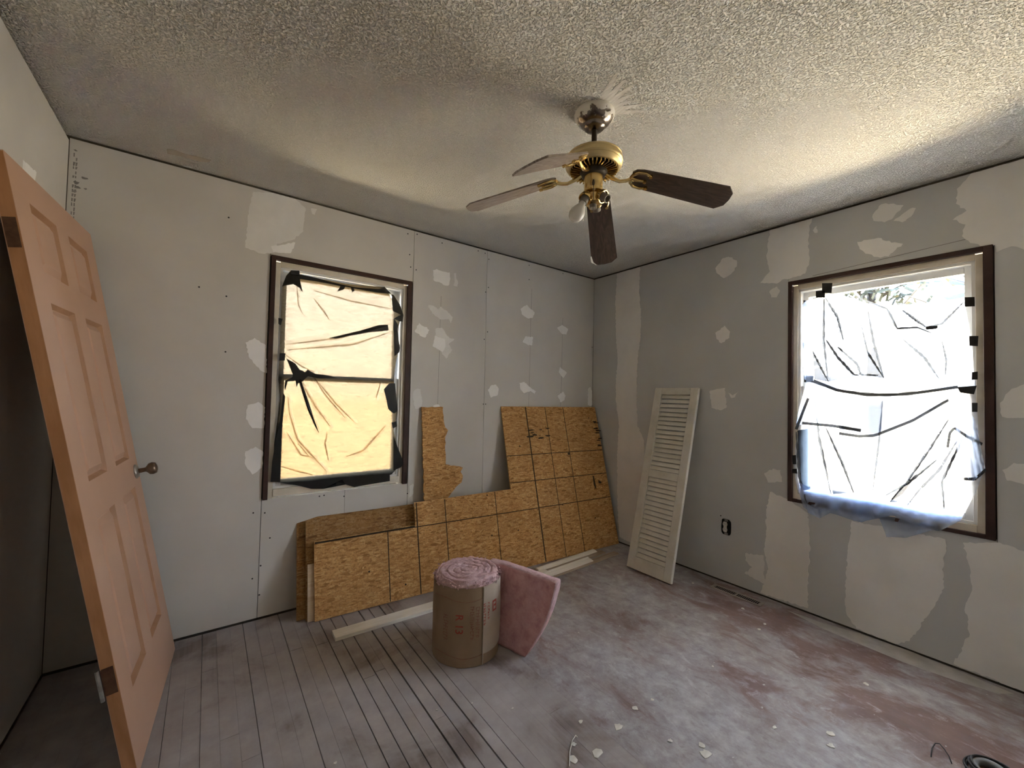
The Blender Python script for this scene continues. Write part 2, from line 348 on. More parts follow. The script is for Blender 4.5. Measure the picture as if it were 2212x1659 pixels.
cl = box('ceiling', (XL-.02, YF-.02, H), (.02, .02, H+.1), M['ceiling']); tag(cl, 'white popcorn textured ceiling', kind='structure')
ZT, ZB = H-.016, .010                        # drywall stops short of ceiling and floor
def panel(parent, a, b, mat): return box('drywall_panel', a, b, mat, parent)
g = .0014; xs = [XL, -2.712, -1.847, -1.236, -.001]
panel(wb_, (XL+.002, 0, ZB), (-2.712-g, .0125, ZT), M['paper'])
panel(wb_, (-2.712+g, 0, W1[3]-.004), (-1.847-g, .0125, ZT), M['paper'])
panel(wb_, (-2.712+g, 0, ZB), (-2.261-g*.6, .0125, W1[2]+.004), M['paper'])
panel(wb_, (-2.261+g*.6, 0, ZB), (-1.847-g, .0125, W1[2]+.004), M['paper'])
panel(wb_, (-1.847+g, 0, ZB), (-1.236-g, .0125, ZT), M['paper'])
panel(wb_, (-1.236+g, 0, ZB), (-.003, .0125, ZT), M['paper'])
panel(wr, (0, W2[1]+.003, ZB), (.0125, .0, ZT), M['paper_grey'])
panel(wr, (0, W2[0]-.002, W2[3]-.004), (.0125, W2[1]+.001, ZT), M['paper_grey'])
panel(wr, (0, W2[0]-.002, ZB), (.0125, W2[1]+.001, W2[2]+.004), M['paper_grey'])
panel(wr, (0, YF, ZB), (.0125, W2[0]-.004, ZT), M['paper_grey'])
panel(wl, (XL-.0125, YF, ZB), (XL, -.003, ZT-.012), M['paper'])
def ragged(pts, step=.016, jit=.0045):
    out = []
    for i, p in enumerate(pts):
        q = pts[(i+1) % len(pts)]; L = (q-p).length; n = max(1, int(L/step))
        for k in range(n):
            c = p.lerp(q, k/n)
            if k: c = c + Vector((random.uniform(-jit, jit), random.uniform(-jit, jit)))
            out.append(c)
    return out
def patch(parent, name, pix, side, mat, th, step=.014, jit=.004):
    if side == 'back': pts = [on_back(*p) for p in pix]; uv = [Vector((p.x, p.z)) for p in pts]
    elif side == 'right': pts = [on_right(*p) for p in pix]; uv = [Vector((p.y, p.z)) for p in pts]
    else: pts = [at(*p, 0, XL) for p in pix]; uv = [Vector((p.y, p.z)) for p in pts]
    zt = ZT if side != 'left' else ZT-.012
    uv = [Vector((min(p.x, -.002) if side != 'left' else p.x, min(max(p.y, ZB), zt))) for p in uv]
    rg = ragged(uv, step, jit)
    if side == 'back': ring = [Vector((min(p.x, -.002), 0, min(max(p.y, ZB), zt))) for p in rg]; off = (0, -th, 0)
    elif side == 'right': ring = [Vector((0, min(p.x, -.002), min(max(p.y, ZB), zt))) for p in rg]; off = (-th, 0, 0)
    else: ring = [Vector((XL, p.x, p.y)) for p in rg]; off = (th, 0, 0)
    mb = MB().prism(ring, off)
    return mb.build(name, mat, parent)
def zz(ox, oy, s, pts): return [(ox+x/s, oy+y/s) for x, y in pts]
B1 = lambda p: zz(860, 480, 3.95, p)
k = 0
for p, mt in ((B1([(297,410),(330,400),(380,420),(440,430),(445,480),(430,540),(400,540),(350,510),(305,500)]), 'mud'),
    (B1([(475,435),(495,435),(495,480),(510,505),(505,550),(475,545),(480,490)]), 'mud_thin'),
    (B1([(255,710),(300,712),(340,745),(360,720),(420,760),(465,810),(450,865),(430,825),(360,830),(290,780)]), 'mud_thin'),
    (B1([(180,860),(200,880),(245,895),(265,920),(255,950),(230,985),(200,975),(140,930)]), 'mud'),
    (B1([(315,1000),(320,905),(370,900),(440,990),(480,1000),(430,1040),(460,1090),(410,1165),(370,1110),(330,1070)]), 'mud_thin'),
    (B1([(312,968),(400,1000),(405,1060),(380,1108),(295,1060)]), 'mud'),
    (B1([(1045,740),(1095,705),(1165,770),(1150,815),(1110,822),(1060,790)]), 'mud'),
    (B1([(1085,975),(1150,980),(1145,1050),(1110,1050),(1062,1022)]), 'mud'),
    (B1([(1355,900),(1400,875),(1450,910),(1435,960),(1400,955)]), 'mud'),
    (B1([(1380,1235),(1440,1285),(1412,1330),(1370,1280)]), 'mud'),
    (B1([(765,1430),(790,1395),(835,1385),(858,1420),(850,1475),(790,1497)]), 'mud'),
    (B1([(1035,1370),(1075,1362),(1120,1405),(1175,1440),(1165,1465),(1130,1440),(1075,1460),(1045,1430)]), 'mud'),
    (B1([(1360,1480),(1410,1445),(1428,1480),(1420,1515),(1385,1538)]), 'mud'),
    (B1([(130,1440),(165,1420),(190,1425),(205,1540),(190,1590),(140,1590),(125,1500)]), 'mud_thin'),
    (B1([(1620,1420),(1638,1405),(1655,1440),(1662,1560),(1640,1570),(1618,1560)]), 'mud'),
    (B1([(300,1565),(345,1555),(360,1575),(300,1580)]), 'mud'),
    ([(547,414),(590,410),(638,430),(660,450),(655,500),(633,518),(598,526),(600,545),(565,548),(530,535),(535,470)], 'mud_thin'),
    ([(585,532),(638,524),(628,547),(590,545)], 'mud'), ([(672,450),(685,452),(680,464),(674,462)], 'mud_thin'),
    ([(530,740),(550,730),(574,745),(577,806),(562,800),(537,770)], 'mud'),
    ([(535,875),(558,868),(573,880),(570,925),(545,925),(531,905)], 'mud'),
    ([(530,975),(552,965),(568,975),(566,1010),(545,1025),(530,1005)], 'mud'),
    ([(884,1050),(893,1045),(893,1066),(884,1075)], 'mud_thin')):
    k += 1; patch(wb_, 'compound_patch', p, 'back', M[mt], .0008+.0001*(k % 5), .012, .0035)
B8 = lambda p: zz(1280, 560, 3.77, p); C8 = lambda p: zz(1560, 380, 3.393, p)
for p, mt in ((B8([(200,90),(185,350),(190,600),(205,800),(190,1000),(190,1150),(215,1350),(200,1600)]) + [(1334,1100),(1338,1160),(1395,1190),(1392,1000)] + B8([(425,1659),(420,1480),(365,1350),(360,1200),(360,1000),(370,800),(390,650),(395,430),(380,250),(390,30)]), 'mud_grey'),
    (B8([(1000,75),(1060,-8),(1120,-15),(1175,10),(1175,60),(1130,120),(1070,155),(1020,120)]), 'mud'),
    (B8([(1000,600),(1075,540),(1120,590),(1115,640),(1050,685),(1010,650)]), 'mud'),
    (B8([(955,1070),(1080,1050),(1090,1210),(1040,1230),(970,1210)]), 'mud_grey'),
    (B8([(1105,1090),(1140,1110),(1190,1075),(1160,1125),(1130,1130)]), 'mud_grey'),
    (C8([(350,370),(500,335),(660,305),(640,380),(630,470),(640,620),(610,715),(500,752),(440,760),(400,790),(280,785),(350,700),(325,600),(340,480)]), 'mud_grey'),
    (C8([(345,850),(400,810),(425,840),(400,890),(360,890)]), 'mud_grey'),
    (C8([(665,400),(695,365),(700,415),(680,420)]), 'mud_grey'),
    (C8([(1100,300),(1150,220),(1200,200),(1330,215),(1240,320),(1190,340),(1110,330)]), 'mud_grey'),
    (C8([(1255,330),(1370,245),(1420,235),(1400,280),(1320,340)]), 'mud_grey'),
    (C8([(990,485),(1040,470),(1140,455),(1240,490),(1325,497),(1220,590),(1160,600),(1050,570),(1005,520)]), 'mud'),
    ([(2098,372),(2067,408),(2065,440),(2088,455),(2058,475),(2086,485),(2078,510),(2092,520),(2118,532),(2150,529),(2152,545),(2185,532),(2240,545),(2240,325)], 'mud_grey'),
    ([(2160,870),(2185,840),(2230,826),(2230,905),(2165,900)], 'mud_grey'), ([(2165,1015),(2190,1000),(2230,1005),(2230,1050),(2175,1038)], 'mud_grey'),
    ([(1651,1022),(1670,1012),(1686,1015),(1690,1041),(1659,1042)], 'mud_grey'),
    ([(1664,1062),(1700,1078),(1745,1108),(1750,1180),(1745,1250),(1745,1314),(1642,1280),(1660,1230),(1650,1185),(1655,1150),(1655,1100)], 'mud_grey'),
    ([(1610,1195),(1650,1200),(1652,1262),(1608,1238),(1625,1225),(1610,1210)], 'mud_grey'),
    ([(1840,1125),(2042,1165),(2045,1180),(2035,1230),(2040,1270),(2010,1320),(1965,1385),(1935,1394),(1850,1358),(1830,1330),(1825,1300),(1830,1200)], 'mud_grey'),
    ([(2080,1172),(2160,1172),(2240,1200),(2240,1508),(2060,1434),(2095,1370),(2085,1310),(2100,1270),(2090,1210)], 'mud_grey')):
    k += 1; patch(wr, 'compound_band' if len(p) > 10 else 'compound_patch', p, 'right', M[mt], .0008+.0001*(k % 5), .013, .005)
patch(wl, 'compound_patch', [(50,345),(78,372),(74,408),(44,380)], 'left', M['mud'], .001)
def strip3(mb, a, b, w, n, th):
    d = (b-a).normalized(); s_ = d.cross(n).normalized()*w/2
    return mb.prism([a-s_, b-s_, b+s_, a+s_], n*th)
for x_, z0, z1 in ((-1.634, .55, 2.0), (-.784, .9, 2.2), (-.412, 1.2, 2.0)):
    strip3(MB(), Vector((x_-.004, 0, z0)), Vector((x_+.004, 0, z1)), .0022, Vector((0, -1, 0)), .0004).build('pencil_line', M['pencil'], wb_)
strip3(MB(), on_right(1755, 596), on_right(2086, 517), .003, Vector((-1, 0, 0)), .0006).build('paper_tear', M['pencil'], wr)
scr = MB().lathe([(.0045, 0), (.0045, .0008)], 8).mesh('screw', M['screw'])
for px in [(881,505),(885,550),(887,577),(901,506),(899,583),(955,525),(1033,542),(1048,547),(1056,560),(1055,621),(1049,631),(1053,717),(1046,733),(1044,873),(1049,873),(1143,573),(1143,604),(1216,591),(547,1108),(572,1108),(690,1072),(700,1070),(583,1162),(563,1222),(545,1250),(560,1285),(494,470),(489,640),(487,760),(430,620),(880,1066),(743,1072),(1279,750)]:
    o = bpy.data.objects.new('screw', scr); COL.objects.link(o); o.parent = wb_; p = on_back(*px); o.matrix_local = T(p.x, 0, p.z) @ Matrix.Rotation(math.radians(90), 4, 'X')
MB().lathe([(.0045, 0), (.0045, .0008)], 8).build('screw', M['screw'], wr, T(0, on_right(1557, 1114).y, on_right(1557, 1114).z) @ Matrix.Rotation(math.radians(-90), 4, 'Y'))
# torn mark and scuffs in the corner by the door
for q, s_ in (((182,385),.012),((165,395),.010),((168,405),.008),((160,413),.007),((163,325),.006),((185,408),.006)):
    p = on_back(*q); rg = [Vector((p.x+s_*math.cos(a)*random.uniform(.5,1.3), 0, p.z+s_*.7*math.sin(a)*random.uniform(.5,1.3))) for a in [i*.7 for i in range(9)]]
    MB().prism(rg, (0, -.0006, 0)).build('scuff_mark', M['pencil'], wb_)
for i in range(16):                             # worn maker's print running down the panel edge
    z_ = 2.36-i*.021; w_ = random.uniform(.010, .018)
    for x_ in (-3.508, -3.500):
        if random.random() < .8: MB().prism([Vector((x_, 0, z_)), Vector((x_+random.uniform(.003, .007), 0, z_)), Vector((x_+.004, 0, z_-w_)), Vector((x_, 0, z_-w_))], (0, -.0004, 0)).build('worn_print', M['pencil'], wb_)
# ceiling patches
ring = [on_floor(x, y, H) for x, y in ((360,322),(372,322),(400,332),(435,340),(456,346),(452,350),(432,349),(395,338),(362,332))]
MB().prism(ring, (0, 0, -.001)).build('bare_patch', M['ceiling_bare'], cl)
fc = Vector((-1.75, -1.58, H)); sd = (on_floor(1345, 215, H)-fc)
for j in range(7):
    a = math.atan2(sd.y, sd.x)+(-.75+j*.24)*.9; L = random.uniform(.13, .21); d = Vector((math.cos(a), math.sin(a), 0)); n_ = Vector((-d.y, d.x, 0))
    rg = [fc+d*.06-n_*.010, fc+d*L*.6-n_*.013, fc+d*L-n_*.006, fc+d*(L+.015)+n_*.004, fc+d*L*.6+n_*.013, fc+d*.06+n_*.010]
    MB().prism([p+Vector((0, 0, -.0001*(j+1))) for p in rg], (0, 0, -.0004)).build('trowel_mark', M['ceiling_scar'], cl)

# ------------------------------------------------------------------ floor
fo = MB().box((XL-.02, YF-.02, -.12), (.02, .02, -.022)).box((-1.705, YF, -.022), (.0, 0, 0)).build('floor', [M['floor'], M['void']]); tag(fo, 'old dusty wood floor, plank gaps showing and stained dark red', kind='structure')
for p_ in fo.data.polygons:
    if p_.center.z < -.0225: p_.material_index = 1
fo.data.materials[1] = M['gap']
big = {-3.067: .0016, -2.956: .0018, -2.78: .0024, -2.61: .0028, -2.494: .0014, -2.432: .0038, -2.374: .0036, -2.315: .0040, -2.221: .0070, -2.165: .0040, -2.103: .0062, -2.053: .003}
ed = sorted(big); xs = []
anchors = [XL+.004] + ed + [-1.705]
for a, b in zip(anchors, anchors[1:]):
    n = max(1, round((b-a)/.0585)); xs += [a+(b-a)*i/n for i in range(n)]
xs.append(-1.705)
gap_of = lambda x: next((w for q, w in big.items() if abs(q-x) < 1e-6), .0005)
for i, (a, b) in enumerate(zip(xs, xs[1:])):
    y0 = -.004; rnd = random.Random(i*3+1)
    first = rnd.uniform(.35, 1.3)
    if abs(a+2.432) < .002: first = .50
    ys = [y0]; y = y0-first
    while y > YF+.2: ys.append(y); y -= rnd.uniform(.9, 1.6)
    ys.append(YF+.002)
    for c, d in zip(ys, ys[1:]):
        dz = rnd.uniform(-.0007, .0002)
        mb = MB().box((a+gap_of(a)/2, d+.0006, -.02), (b-gap_of(b)/2, c-.0006, dz)); mb.build('floor_plank', M['plank'], fo)

ring = [on_floor(x, y) for x, y in ((1700,1318),(1780,1346),(1850,1366),(1960,1404),(2080,1452),(2190,1498),(2160,1500),(2060,1468),(1950,1430),(1860,1392),(1780,1358))]
ring = [p + Vector((random.uniform(-.006, .0), random.uniform(-.006, .006), 0)) for p in ring]
MB().prism(ring, (0, 0, .0006)).build('dust_drift', M['dust'], fo)
# ------------------------------------------------------------------ windows
def window(name, label, m, w, h):
    # local frame: x across from the left (seen from inside), y up, z out of the wall into the room
    R = empty(name, m); tag(R, label, kind='structure')
    c, j, d0 = .032, .026, .10
    def bar(nm, a, b, mat, par=R, bev=.0015): return box(nm, a, b, mat, par, bevel=bev)
    bottom = name == 'window_2'
    bar('casing_strip', (0, 0, -.015), (c*.75, h, .013), M['brown']); bar('casing_strip', (w-c, 0, -.015), (w, h, .013), M['brown'])
    bar('casing_strip', (c*.75, h-c*.8, -.015), (w-c, h, .012), M['brown'])
    if bottom: bar('casing_strip', (c*.75, 0, -.015), (w-c, c*.62, .012), M['brown'])
    a = c*.75
    bar('jamb', (a, 0, -.13), (a+j, h-c, -.004), M['cream']); bar('jamb', (w-c-j, 0, -.13), (w-c, h-c, -.004), M['cream'])
    bar('jamb', (a+j, h-c-j, -.13), (w-c-j, h-c*.8, -.004), M['cream']); bar('sill', (a+j, c*.4, -.13), (w-c-j, c+.022, .002), M['cream'])
    x0, x1, y0, y1 = a+j, w-c-j, c+.022, h-c-j
    f = .014                                   # vinyl frame
    bar('frame_rail', (x0, y0, -.11), (x1, y0+f, -.012), M['vinyl']); bar('frame_rail', (x0, y1-f, -.11), (x1, y1, -.012), M['vinyl'])
    bar('frame_stile', (x0, y0, -.11), (x0+f, y1, -.012), M['vinyl']); bar('frame_stile', (x1-f, y0, -.11), (x1, y1, -.012), M['vinyl'])
    mid = 1.365-m.translation.z if True else 0
    for nm, ya, yb, zf in (('lower_sash', y0+f, mid+.018, -.022), ('upper_sash', mid-.018, y1-f, -.058)):
        xa, xb = x0+f, x1-f; s_ = .027; sa = empty(nm, T(0, 0, 0), R)
        bar('sash_stile', (xa, ya, zf-.032), (xa+s_, yb, zf), M['vinyl'], sa); bar('sash_stile', (xb-s_, ya, zf-.032), (xb, yb, zf), M['vinyl'], sa)
        bar('sash_rail', (xa+s_, ya, zf-.032), (xb-s_, ya+.034, zf), M['vinyl'], sa); bar('sash_rail', (xa+s_, yb-.034, zf-.032), (xb-s_, yb, zf), M['vinyl'], sa)
        box('pane', (xa+s_-.004, ya+.03, zf-.018), (xb-s_+.004, yb-.03, zf-.014), M['glass'], sa)
    return R
X, Y, Z = Vector((1, 0, 0)), Vector((0, 1, 0)), Vector((0, 0, 1))
window('window_1', 'double hung window in dark brown casing covered with thin black film', frame(Vector((W1[0], 0, W1[2])), X, Z, -Y), W1[1]-W1[0], W1[3]-W1[2])
window('window_2', 'double hung window in dark brown casing covered with clear film', frame(Vector((0, W2[1], W2[2])), -Y, Z, -X), W2[1]-W2[0], W2[3]-W2[2])

# ---- film sheets
def poly_eval(pts, t):
    L = [0.]
    for a, b in zip(pts, pts[1:]): L.append(L[-1]+math.hypot(b[0]-a[0], b[1]-a[1]))
    s_ = t*L[-1]
    for i in range(len(pts)-1):
        if s_ <= L[i+1]+1e-9:
            k_ = (s_-L[i])/max(1e-9, L[i+1]-L[i]); return (pts[i][0]+(pts[i+1][0]-pts[i][0])*k_, pts[i][1]+(pts[i+1][1]-pts[i][1])*k_)
    return pts[-1]
def coons(top, bot, left, right, s_, t):      # t: 0 at the top edge
    a, b = poly_eval(top, s_), poly_eval(bot, s_); c, d = poly_eval(left, t), poly_eval(right, t)
    o = []
    for i in (0, 1):
        o.append((1-t)*a[i]+t*b[i]+(1-s_)*c[i]+s_*d[i]-((1-s_)*(1-t)*top[0][i]+s_*(1-t)*top[-1][i]+(1-s_)*t*bot[0][i]+s_*t*bot[-1][i]))
    return o
def seg_dist(p, a, b):
    dx, dy = b[0]-a[0], b[1]-a[1]; q = max(0, min(1, ((p[0]-a[0])*dx+(p[1]-a[1])*dy)/(dx*dx+dy*dy+1e-9)))
    return math.hypot(p[0]-a[0]-q*dx, p[1]-a[1]-q*dy)
def fold_height(p, folds):
    h = 0.
    for pts, amp, wd in folds:
        d = min(seg_dist(p, a, b) for a, b in zip(pts, pts[1:]))
        if d < wd*3: h += amp*math.exp(-d/wd)
    return h
def sheet(name, side, edges, base, folds, mat, parent, nu, nv, crumple, grain=(1, 1), m_inv=None):
    pl = on_right if side == 'right' else on_back
    def fn(s_, t):
        p = coons(*edges, s_, t)
        q = pl(p[0], p[1], 0)
        h = base + fold_height(p, folds)
        h += crumple*(noise.noise(Vector((p[0]*.022*grain[0], p[1]*.022*grain[1], 3.1)))+.6*noise.noise(Vector((p[0]*.06*grain[0], p[1]*.06*grain[1], 7.7)))+.35*noise.noise(Vector((p[0]*.15*grain[0], p[1]*.15*grain[1], 1.7))))
        q[0 if side == 'right' else 1] = -h
        return q
    o = MB().grid(fn, nu, nv).build(name, mat, parent, smooth=True, fix=False)
    return o
Z3 = lambda p: zz(1660, 560, 4.007, p); Z4 = lambda p: zz(1660, 860, 4.007, p)
Z5 = lambda p: zz(560, 540, 5.924, p); Z6 = lambda p: zz(560, 800, 5.353, p)
cf = empty('plastic_sheet', T(0, -2.09, .70)); tag(cf, 'clear crumpled plastic sheet taped over the window, hanging below its sill', 'plastic sheet')
cfi = T(0, 2.09, -.70)
def child(o, par_inv): o.matrix_local = par_inv; return o
top = [(1742,664),(1760,646),(1790,634),(1830,641),(1870,655),(1920,661),(1990,656),(2040,650),(2082,644)]
left = [(1742,664),(1738,740),(1745,820),(1736,900),(1720,960),(1714,1000),(1724,1060),(1742,1096)]
bot = [(1742,1096),(1780,1098),(1830,1097),(1870,1106),(1910,1099),(1960,1106),(2020,1118),(2076,1122)]
right = [(2082,644),(2100,740),(2105,820),(2112,900),(2116,960),(2124,1020),(2110,1060),(2076,1122)]
fa = [(Z3(p), a, w_) for p, a, w_ in (([(480,330),(475,700),(515,1060)], .010, 3), ([(490,330),(600,500),(650,700)], .009, 3), ([(500,700),(600,850),(740,1000),(800,1010)], .011, 3), ([(600,760),(770,910),(800,1000),(950,1005)], .008, 3),
    ([(860,440),(910,720),(1000,1030)], .010, 3), ([(800,560),(860,810),(1000,1030)], .007, 3), ([(740,320),(1030,430),(1110,600),(1290,590),(1410,640)], .009, 3), ([(1160,440),(1370,590)], .012, 4), ([(1690,370),(1500,560),(1380,580)], .010, 3),
    ([(1500,700),(1540,870),(1530,1010)], .007, 3), ([(1160,690),(1350,850),(1480,1040)], .008, 3), ([(380,790),(520,1060)], .009, 3), ([(340,1050),(600,1140),(1000,1180),(1600,1120)], .012, 4))]
fa += [(Z4(p), a, w_) for p, a, w_ in (([(400,0),(440,360),(540,830)], .012, 3), ([(500,260),(640,560),(740,820)], .012, 3), ([(990,0),(960,350),(900,820)], .009, 2.5), ([(1560,180),(1400,430),(1200,720),(1050,900)], .014, 4), ([(1650,340),(1480,620),(1300,800),(1200,930)], .012, 3.5),
    ([(1460,530),(1200,740),(1000,850)], .009, 3), ([(1690,330),(1500,720),(1520,950)], .010, 3), ([(240,290),(270,700),(340,950)], .010, 3))]
child(sheet('film', 'right', (top, bot, left, right), .004, fa, M['film_clear'], cf, 110, 140, .006), cfi)
def tape_ribbon(pix, w_px, side, base, mat, par, inv, name='tape_strip', taper=False):
    pl = on_right if side == 'right' else on_back; n = 24; vs = []
    for i in range(n+1):
        a = poly_eval(pix, i/n); b = poly_eval(pix, min(1, i/n+.02)); c = poly_eval(pix, max(0, i/n-.02)); dx, dy = b[0]-c[0], b[1]-c[1]; L = math.hypot(dx, dy)
        k_ = (.35+.65*math.sin(math.pi*min(1, max(0, i/n))))*(.75+.5*abs(math.sin(i*2.1))) if taper else 1.; nx, ny = -dy/L*w_px/2*k_, dx/L*w_px/2*k_
        h = base+.003*math.sin(i*1.3)
        for sg in (-1, 1):
            q = pl(a[0]+nx*sg, a[1]+ny*sg, -h); vs.append(q)
    fs = [(2*i, 2*i+1, 2*i+3, 2*i+2) for i in range(n)]
    o = MB().add(vs, fs).build(name, mat, par, fix=False); o.matrix_local = inv
    return o
def crease_set(folds, side, base, par, inv, mat, wmin, wmax, seed):
    r2 = random.Random(seed)
    for pts, a, w_ in folds: tape_ribbon(pts, r2.uniform(wmin, wmax), side, base, mat, par, inv, 'crease_shade_ribbon', taper=True)  # ribbons paint crease shade along each fold line
# lower flap swagging across the sash, and the tail gathered under the sill
top2 = [(1745,822),(1800,842),(1870,856),(1960,856),(2060,845),(2085,838)]; bot2 = [(1722,918),(1770,916),(1815,936),(1890,942),(1975,912),(2060,858)]
child(sheet('film_flap', 'right', (top2, bot2, [(1745,822),(1730,880),(1722,918)], [(2085,838),(2075,850),(2060,858)]), .022, [(Z4([(540,0),(600,290)]), .006, 3), (Z4([(560,80),(700,200)]), .006, 3), (Z4([(780,60),(960,90),(1250,60)]), .006, 3)], M['film_tail'], cf, 50, 24, .007), cfi)
rr = random.Random(4)
def tail(edges, base, seed, amp, nu, nv):
    fl_ = []
    r2 = random.Random(seed)
    for i in range(7):
        s_ = r2.random(); a = coons(*edges, s_, 0); b = coons(*edges, min(1, max(0, s_+r2.uniform(-.25, .25))), 1); fl_.append(([a, b], amp*r2.uniform(.5, 1), r2.uniform(3, 7)))
    return child(sheet('film_tail', 'right', edges, base, fl_, M['film_tail'], cf, nu, nv, .010), cfi)
tail(([(1728,1040),(1780,1070),(1850,1082),(1920,1076)], [(1738,1095),(1762,1112),(1786,1104),(1862,1128),(1905,1112)], [(1728,1040),(1730,1070),(1738,1095)], [(1920,1076),(1915,1098),(1905,1112)]), .016, 2, .014, 44, 18)
tail(([(1850,1080),(1920,1085),(2000,1095),(2080,1112)], [(1862,1126),(1930,1112),(1990,1136),(2030,1146),(2075,1124)], [(1850,1080),(1855,1105),(1862,1126)], [(2080,1112),(2080,1118),(2075,1124)]), .020, 5, .014, 44, 18)
tail(([(1745,1085),(1770,1098),(1796,1095)], [(1752,1105),(1775,1118),(1798,1106)], [(1745,1085),(1752,1105)], [(1796,1095),(1798,1106)]), .028, 8, .010, 20, 12)
tail(([(1900,1112),(1950,1118),(2030,1140)], [(1918,1158),(1960,1160),(2010,1146)], [(1900,1112),(1910,1140),(1918,1158)], [(2030,1140),(2010,1146)]), .014, 9, .008, 24, 14)
tail(([(2060,905),(2085,880),(2108,905)], [(2080,1028),(2105,1038),(2130,1010)], [(2060,905),(2065,960),(2080,1028)], [(2108,905),(2120,960),(2130,1010)]), .022, 11, .016, 26, 40)
tail(([(1735,660),(1748,650),(1762,646)], [(1742,820),(1752,825),(1762,822)], [(1735,660),(1733,740),(1742,820)], [(1762,646),(1755,740),(1762,822)]), .014, 12, .010, 12, 50)
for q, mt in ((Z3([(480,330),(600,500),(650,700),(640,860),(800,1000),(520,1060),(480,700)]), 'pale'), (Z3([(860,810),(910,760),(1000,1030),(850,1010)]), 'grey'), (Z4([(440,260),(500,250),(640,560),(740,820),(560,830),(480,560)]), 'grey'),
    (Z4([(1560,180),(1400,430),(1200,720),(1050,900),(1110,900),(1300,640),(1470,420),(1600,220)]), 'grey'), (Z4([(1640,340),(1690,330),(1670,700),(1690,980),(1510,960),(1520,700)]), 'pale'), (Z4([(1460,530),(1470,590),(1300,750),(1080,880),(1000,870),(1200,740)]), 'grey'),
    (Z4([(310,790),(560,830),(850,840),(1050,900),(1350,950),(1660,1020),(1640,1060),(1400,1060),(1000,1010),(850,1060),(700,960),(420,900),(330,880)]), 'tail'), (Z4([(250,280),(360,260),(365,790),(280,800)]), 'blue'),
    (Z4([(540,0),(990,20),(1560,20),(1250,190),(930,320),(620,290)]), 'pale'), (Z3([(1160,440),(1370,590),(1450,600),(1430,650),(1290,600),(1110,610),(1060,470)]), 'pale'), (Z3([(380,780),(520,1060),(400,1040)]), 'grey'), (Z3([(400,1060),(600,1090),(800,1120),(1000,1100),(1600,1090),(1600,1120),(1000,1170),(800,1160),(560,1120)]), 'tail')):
    n_ = len(q); pts_ = [on_right(x, y, -.0145) for x, y in q]; MB().add(pts_, [tuple(range(n_))]).build('painted_fold_tone', M['film_tail'] if mt == 'tail' else M['fold_shade_'+mt], cf, cfi, fix=False)  # flat patches painting fold shade and blue sill glow over the film
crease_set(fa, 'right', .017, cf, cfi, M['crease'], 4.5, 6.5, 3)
for p in (Z3([(390,1050),(600,1135),(850,1175),(1200,1170),(1640,1105)]), Z4([(290,215),(560,240),(800,280)]), Z4([(610,305),(780,330),(920,325),(1250,195),(1560,15)]), Z4([(345,0),(240,270)]), Z4([(1550,430),(1570,300),(1610,258),(1730,340),(1850,400)]), Z4([(1690,700),(1790,700),(1880,620)])):
    tape_ribbon(p, 6.5, 'right', .030, M['tape_grey'], cf, cfi, 'old_tape')
def tape_quad(pix, side, base, par, inv, mat=None, name='black_tape', th=.0006):
    pl = on_right if side == 'right' else on_back
    ring = [pl(x, y, -base) for x, y in pix]; n = Vector((-1, 0, 0)) if side == 'right' else Vector((0, -1, 0))
    o = MB().prism(ring, n*th).build(name, mat or M['tape'], par); o.matrix_local = inv; return o
def rq(x0, y0, x1, y1, k=2): return [(x0+random.uniform(-k, k), y0+random.uniform(-k, k)), (x1+random.uniform(-k, k), y0+random.uniform(-k, k)), (x1+random.uniform(-k, k), y1+random.uniform(-k, k)), (x0+random.uniform(-k, k), y1+random.uniform(-k, k))]
for q in ((1776,612,1797,632),(1762,628,1782,643),(1735,649,1745,665),(1735,740,1744,756),(1738,811,1757,826),(2083,641,2105,662),(2094,726,2113,747),(2099,803,2113,820),(2099,870,2112,889),(1712,983,1719,1002),(1711,1012,1722,1023),(2000,704,2026,711)):
    tape_quad(rq(*q, 1.2), 'right', .016, cf, cfi)
tape_quad([(2068,836),(2110,833),(2104,852),(2074,848)], 'right', .034, cf, cfi)
# black film over the other window
bf = empty('plastic_sheet', T(-2.28, 0, .70)); tag(bf, 'thin black plastic sheet glowing amber, torn and taped over its window', 'plastic sheet')
bfi = T(2.28, 0, -.70)
top = [(610,617),(618,606),(630,594),(645,594),(678,600),(712,607),(763,616),(830,620)]
right = [(830,620),(850,650),(869,680),(858,712),(858,760),(852,800),(850,850),(858,890),(850,930),(858,965),(868,1000),(846,1024)]
left = [(610,617),(606,700),(604,760),(601,820),(605,860),(600,900),(592,960),(588,1040)]
bot = [(588,1040),(640,1046),(680,1054),(720,1049),(760,1045),(800,1042),(846,1024)]
fb = [(Z5(p), a, w_) for p, a, w_ in (([(340,1210),(1000,1130),(1640,960)], .014, 3), ([(350,1280),(1200,1210),(1650,1060)], .014, 3.5), ([(700,520),(1200,660),(1720,760)], .010, 4), ([(330,1340),(560,1500),(700,1560)], .013, 3), ([(480,430),(500,700),(560,830)], .006, 3), ([(700,620),(850,820),(900,900)], .005, 3))]
fb += [(Z6(p), a, w_) for p, a, w_ in (([(470,110),(560,420),(690,720)], .018, 2.6), ([(480,130),(650,420),(820,650)], .013, 3), ([(620,60),(760,280),(1000,560)], .010, 3), ([(330,310),(350,500),(440,800),(780,1170)], .013, 3), ([(440,840),(580,1000)], .006, 2.5),
    ([(1460,640),(1200,930),(1000,1000)], .007, 3), ([(320,720),(480,980),(640,1010)], .008, 3), ([(640,90),(900,400),(1100,600)], .009, 3), ([(790,700),(760,850),(800,1050)], .006, 2.5), ([(250,1110),(420,1160),(620,1210)], .006, 3), ([(1400,150),(1350,330)], .006, 3))]
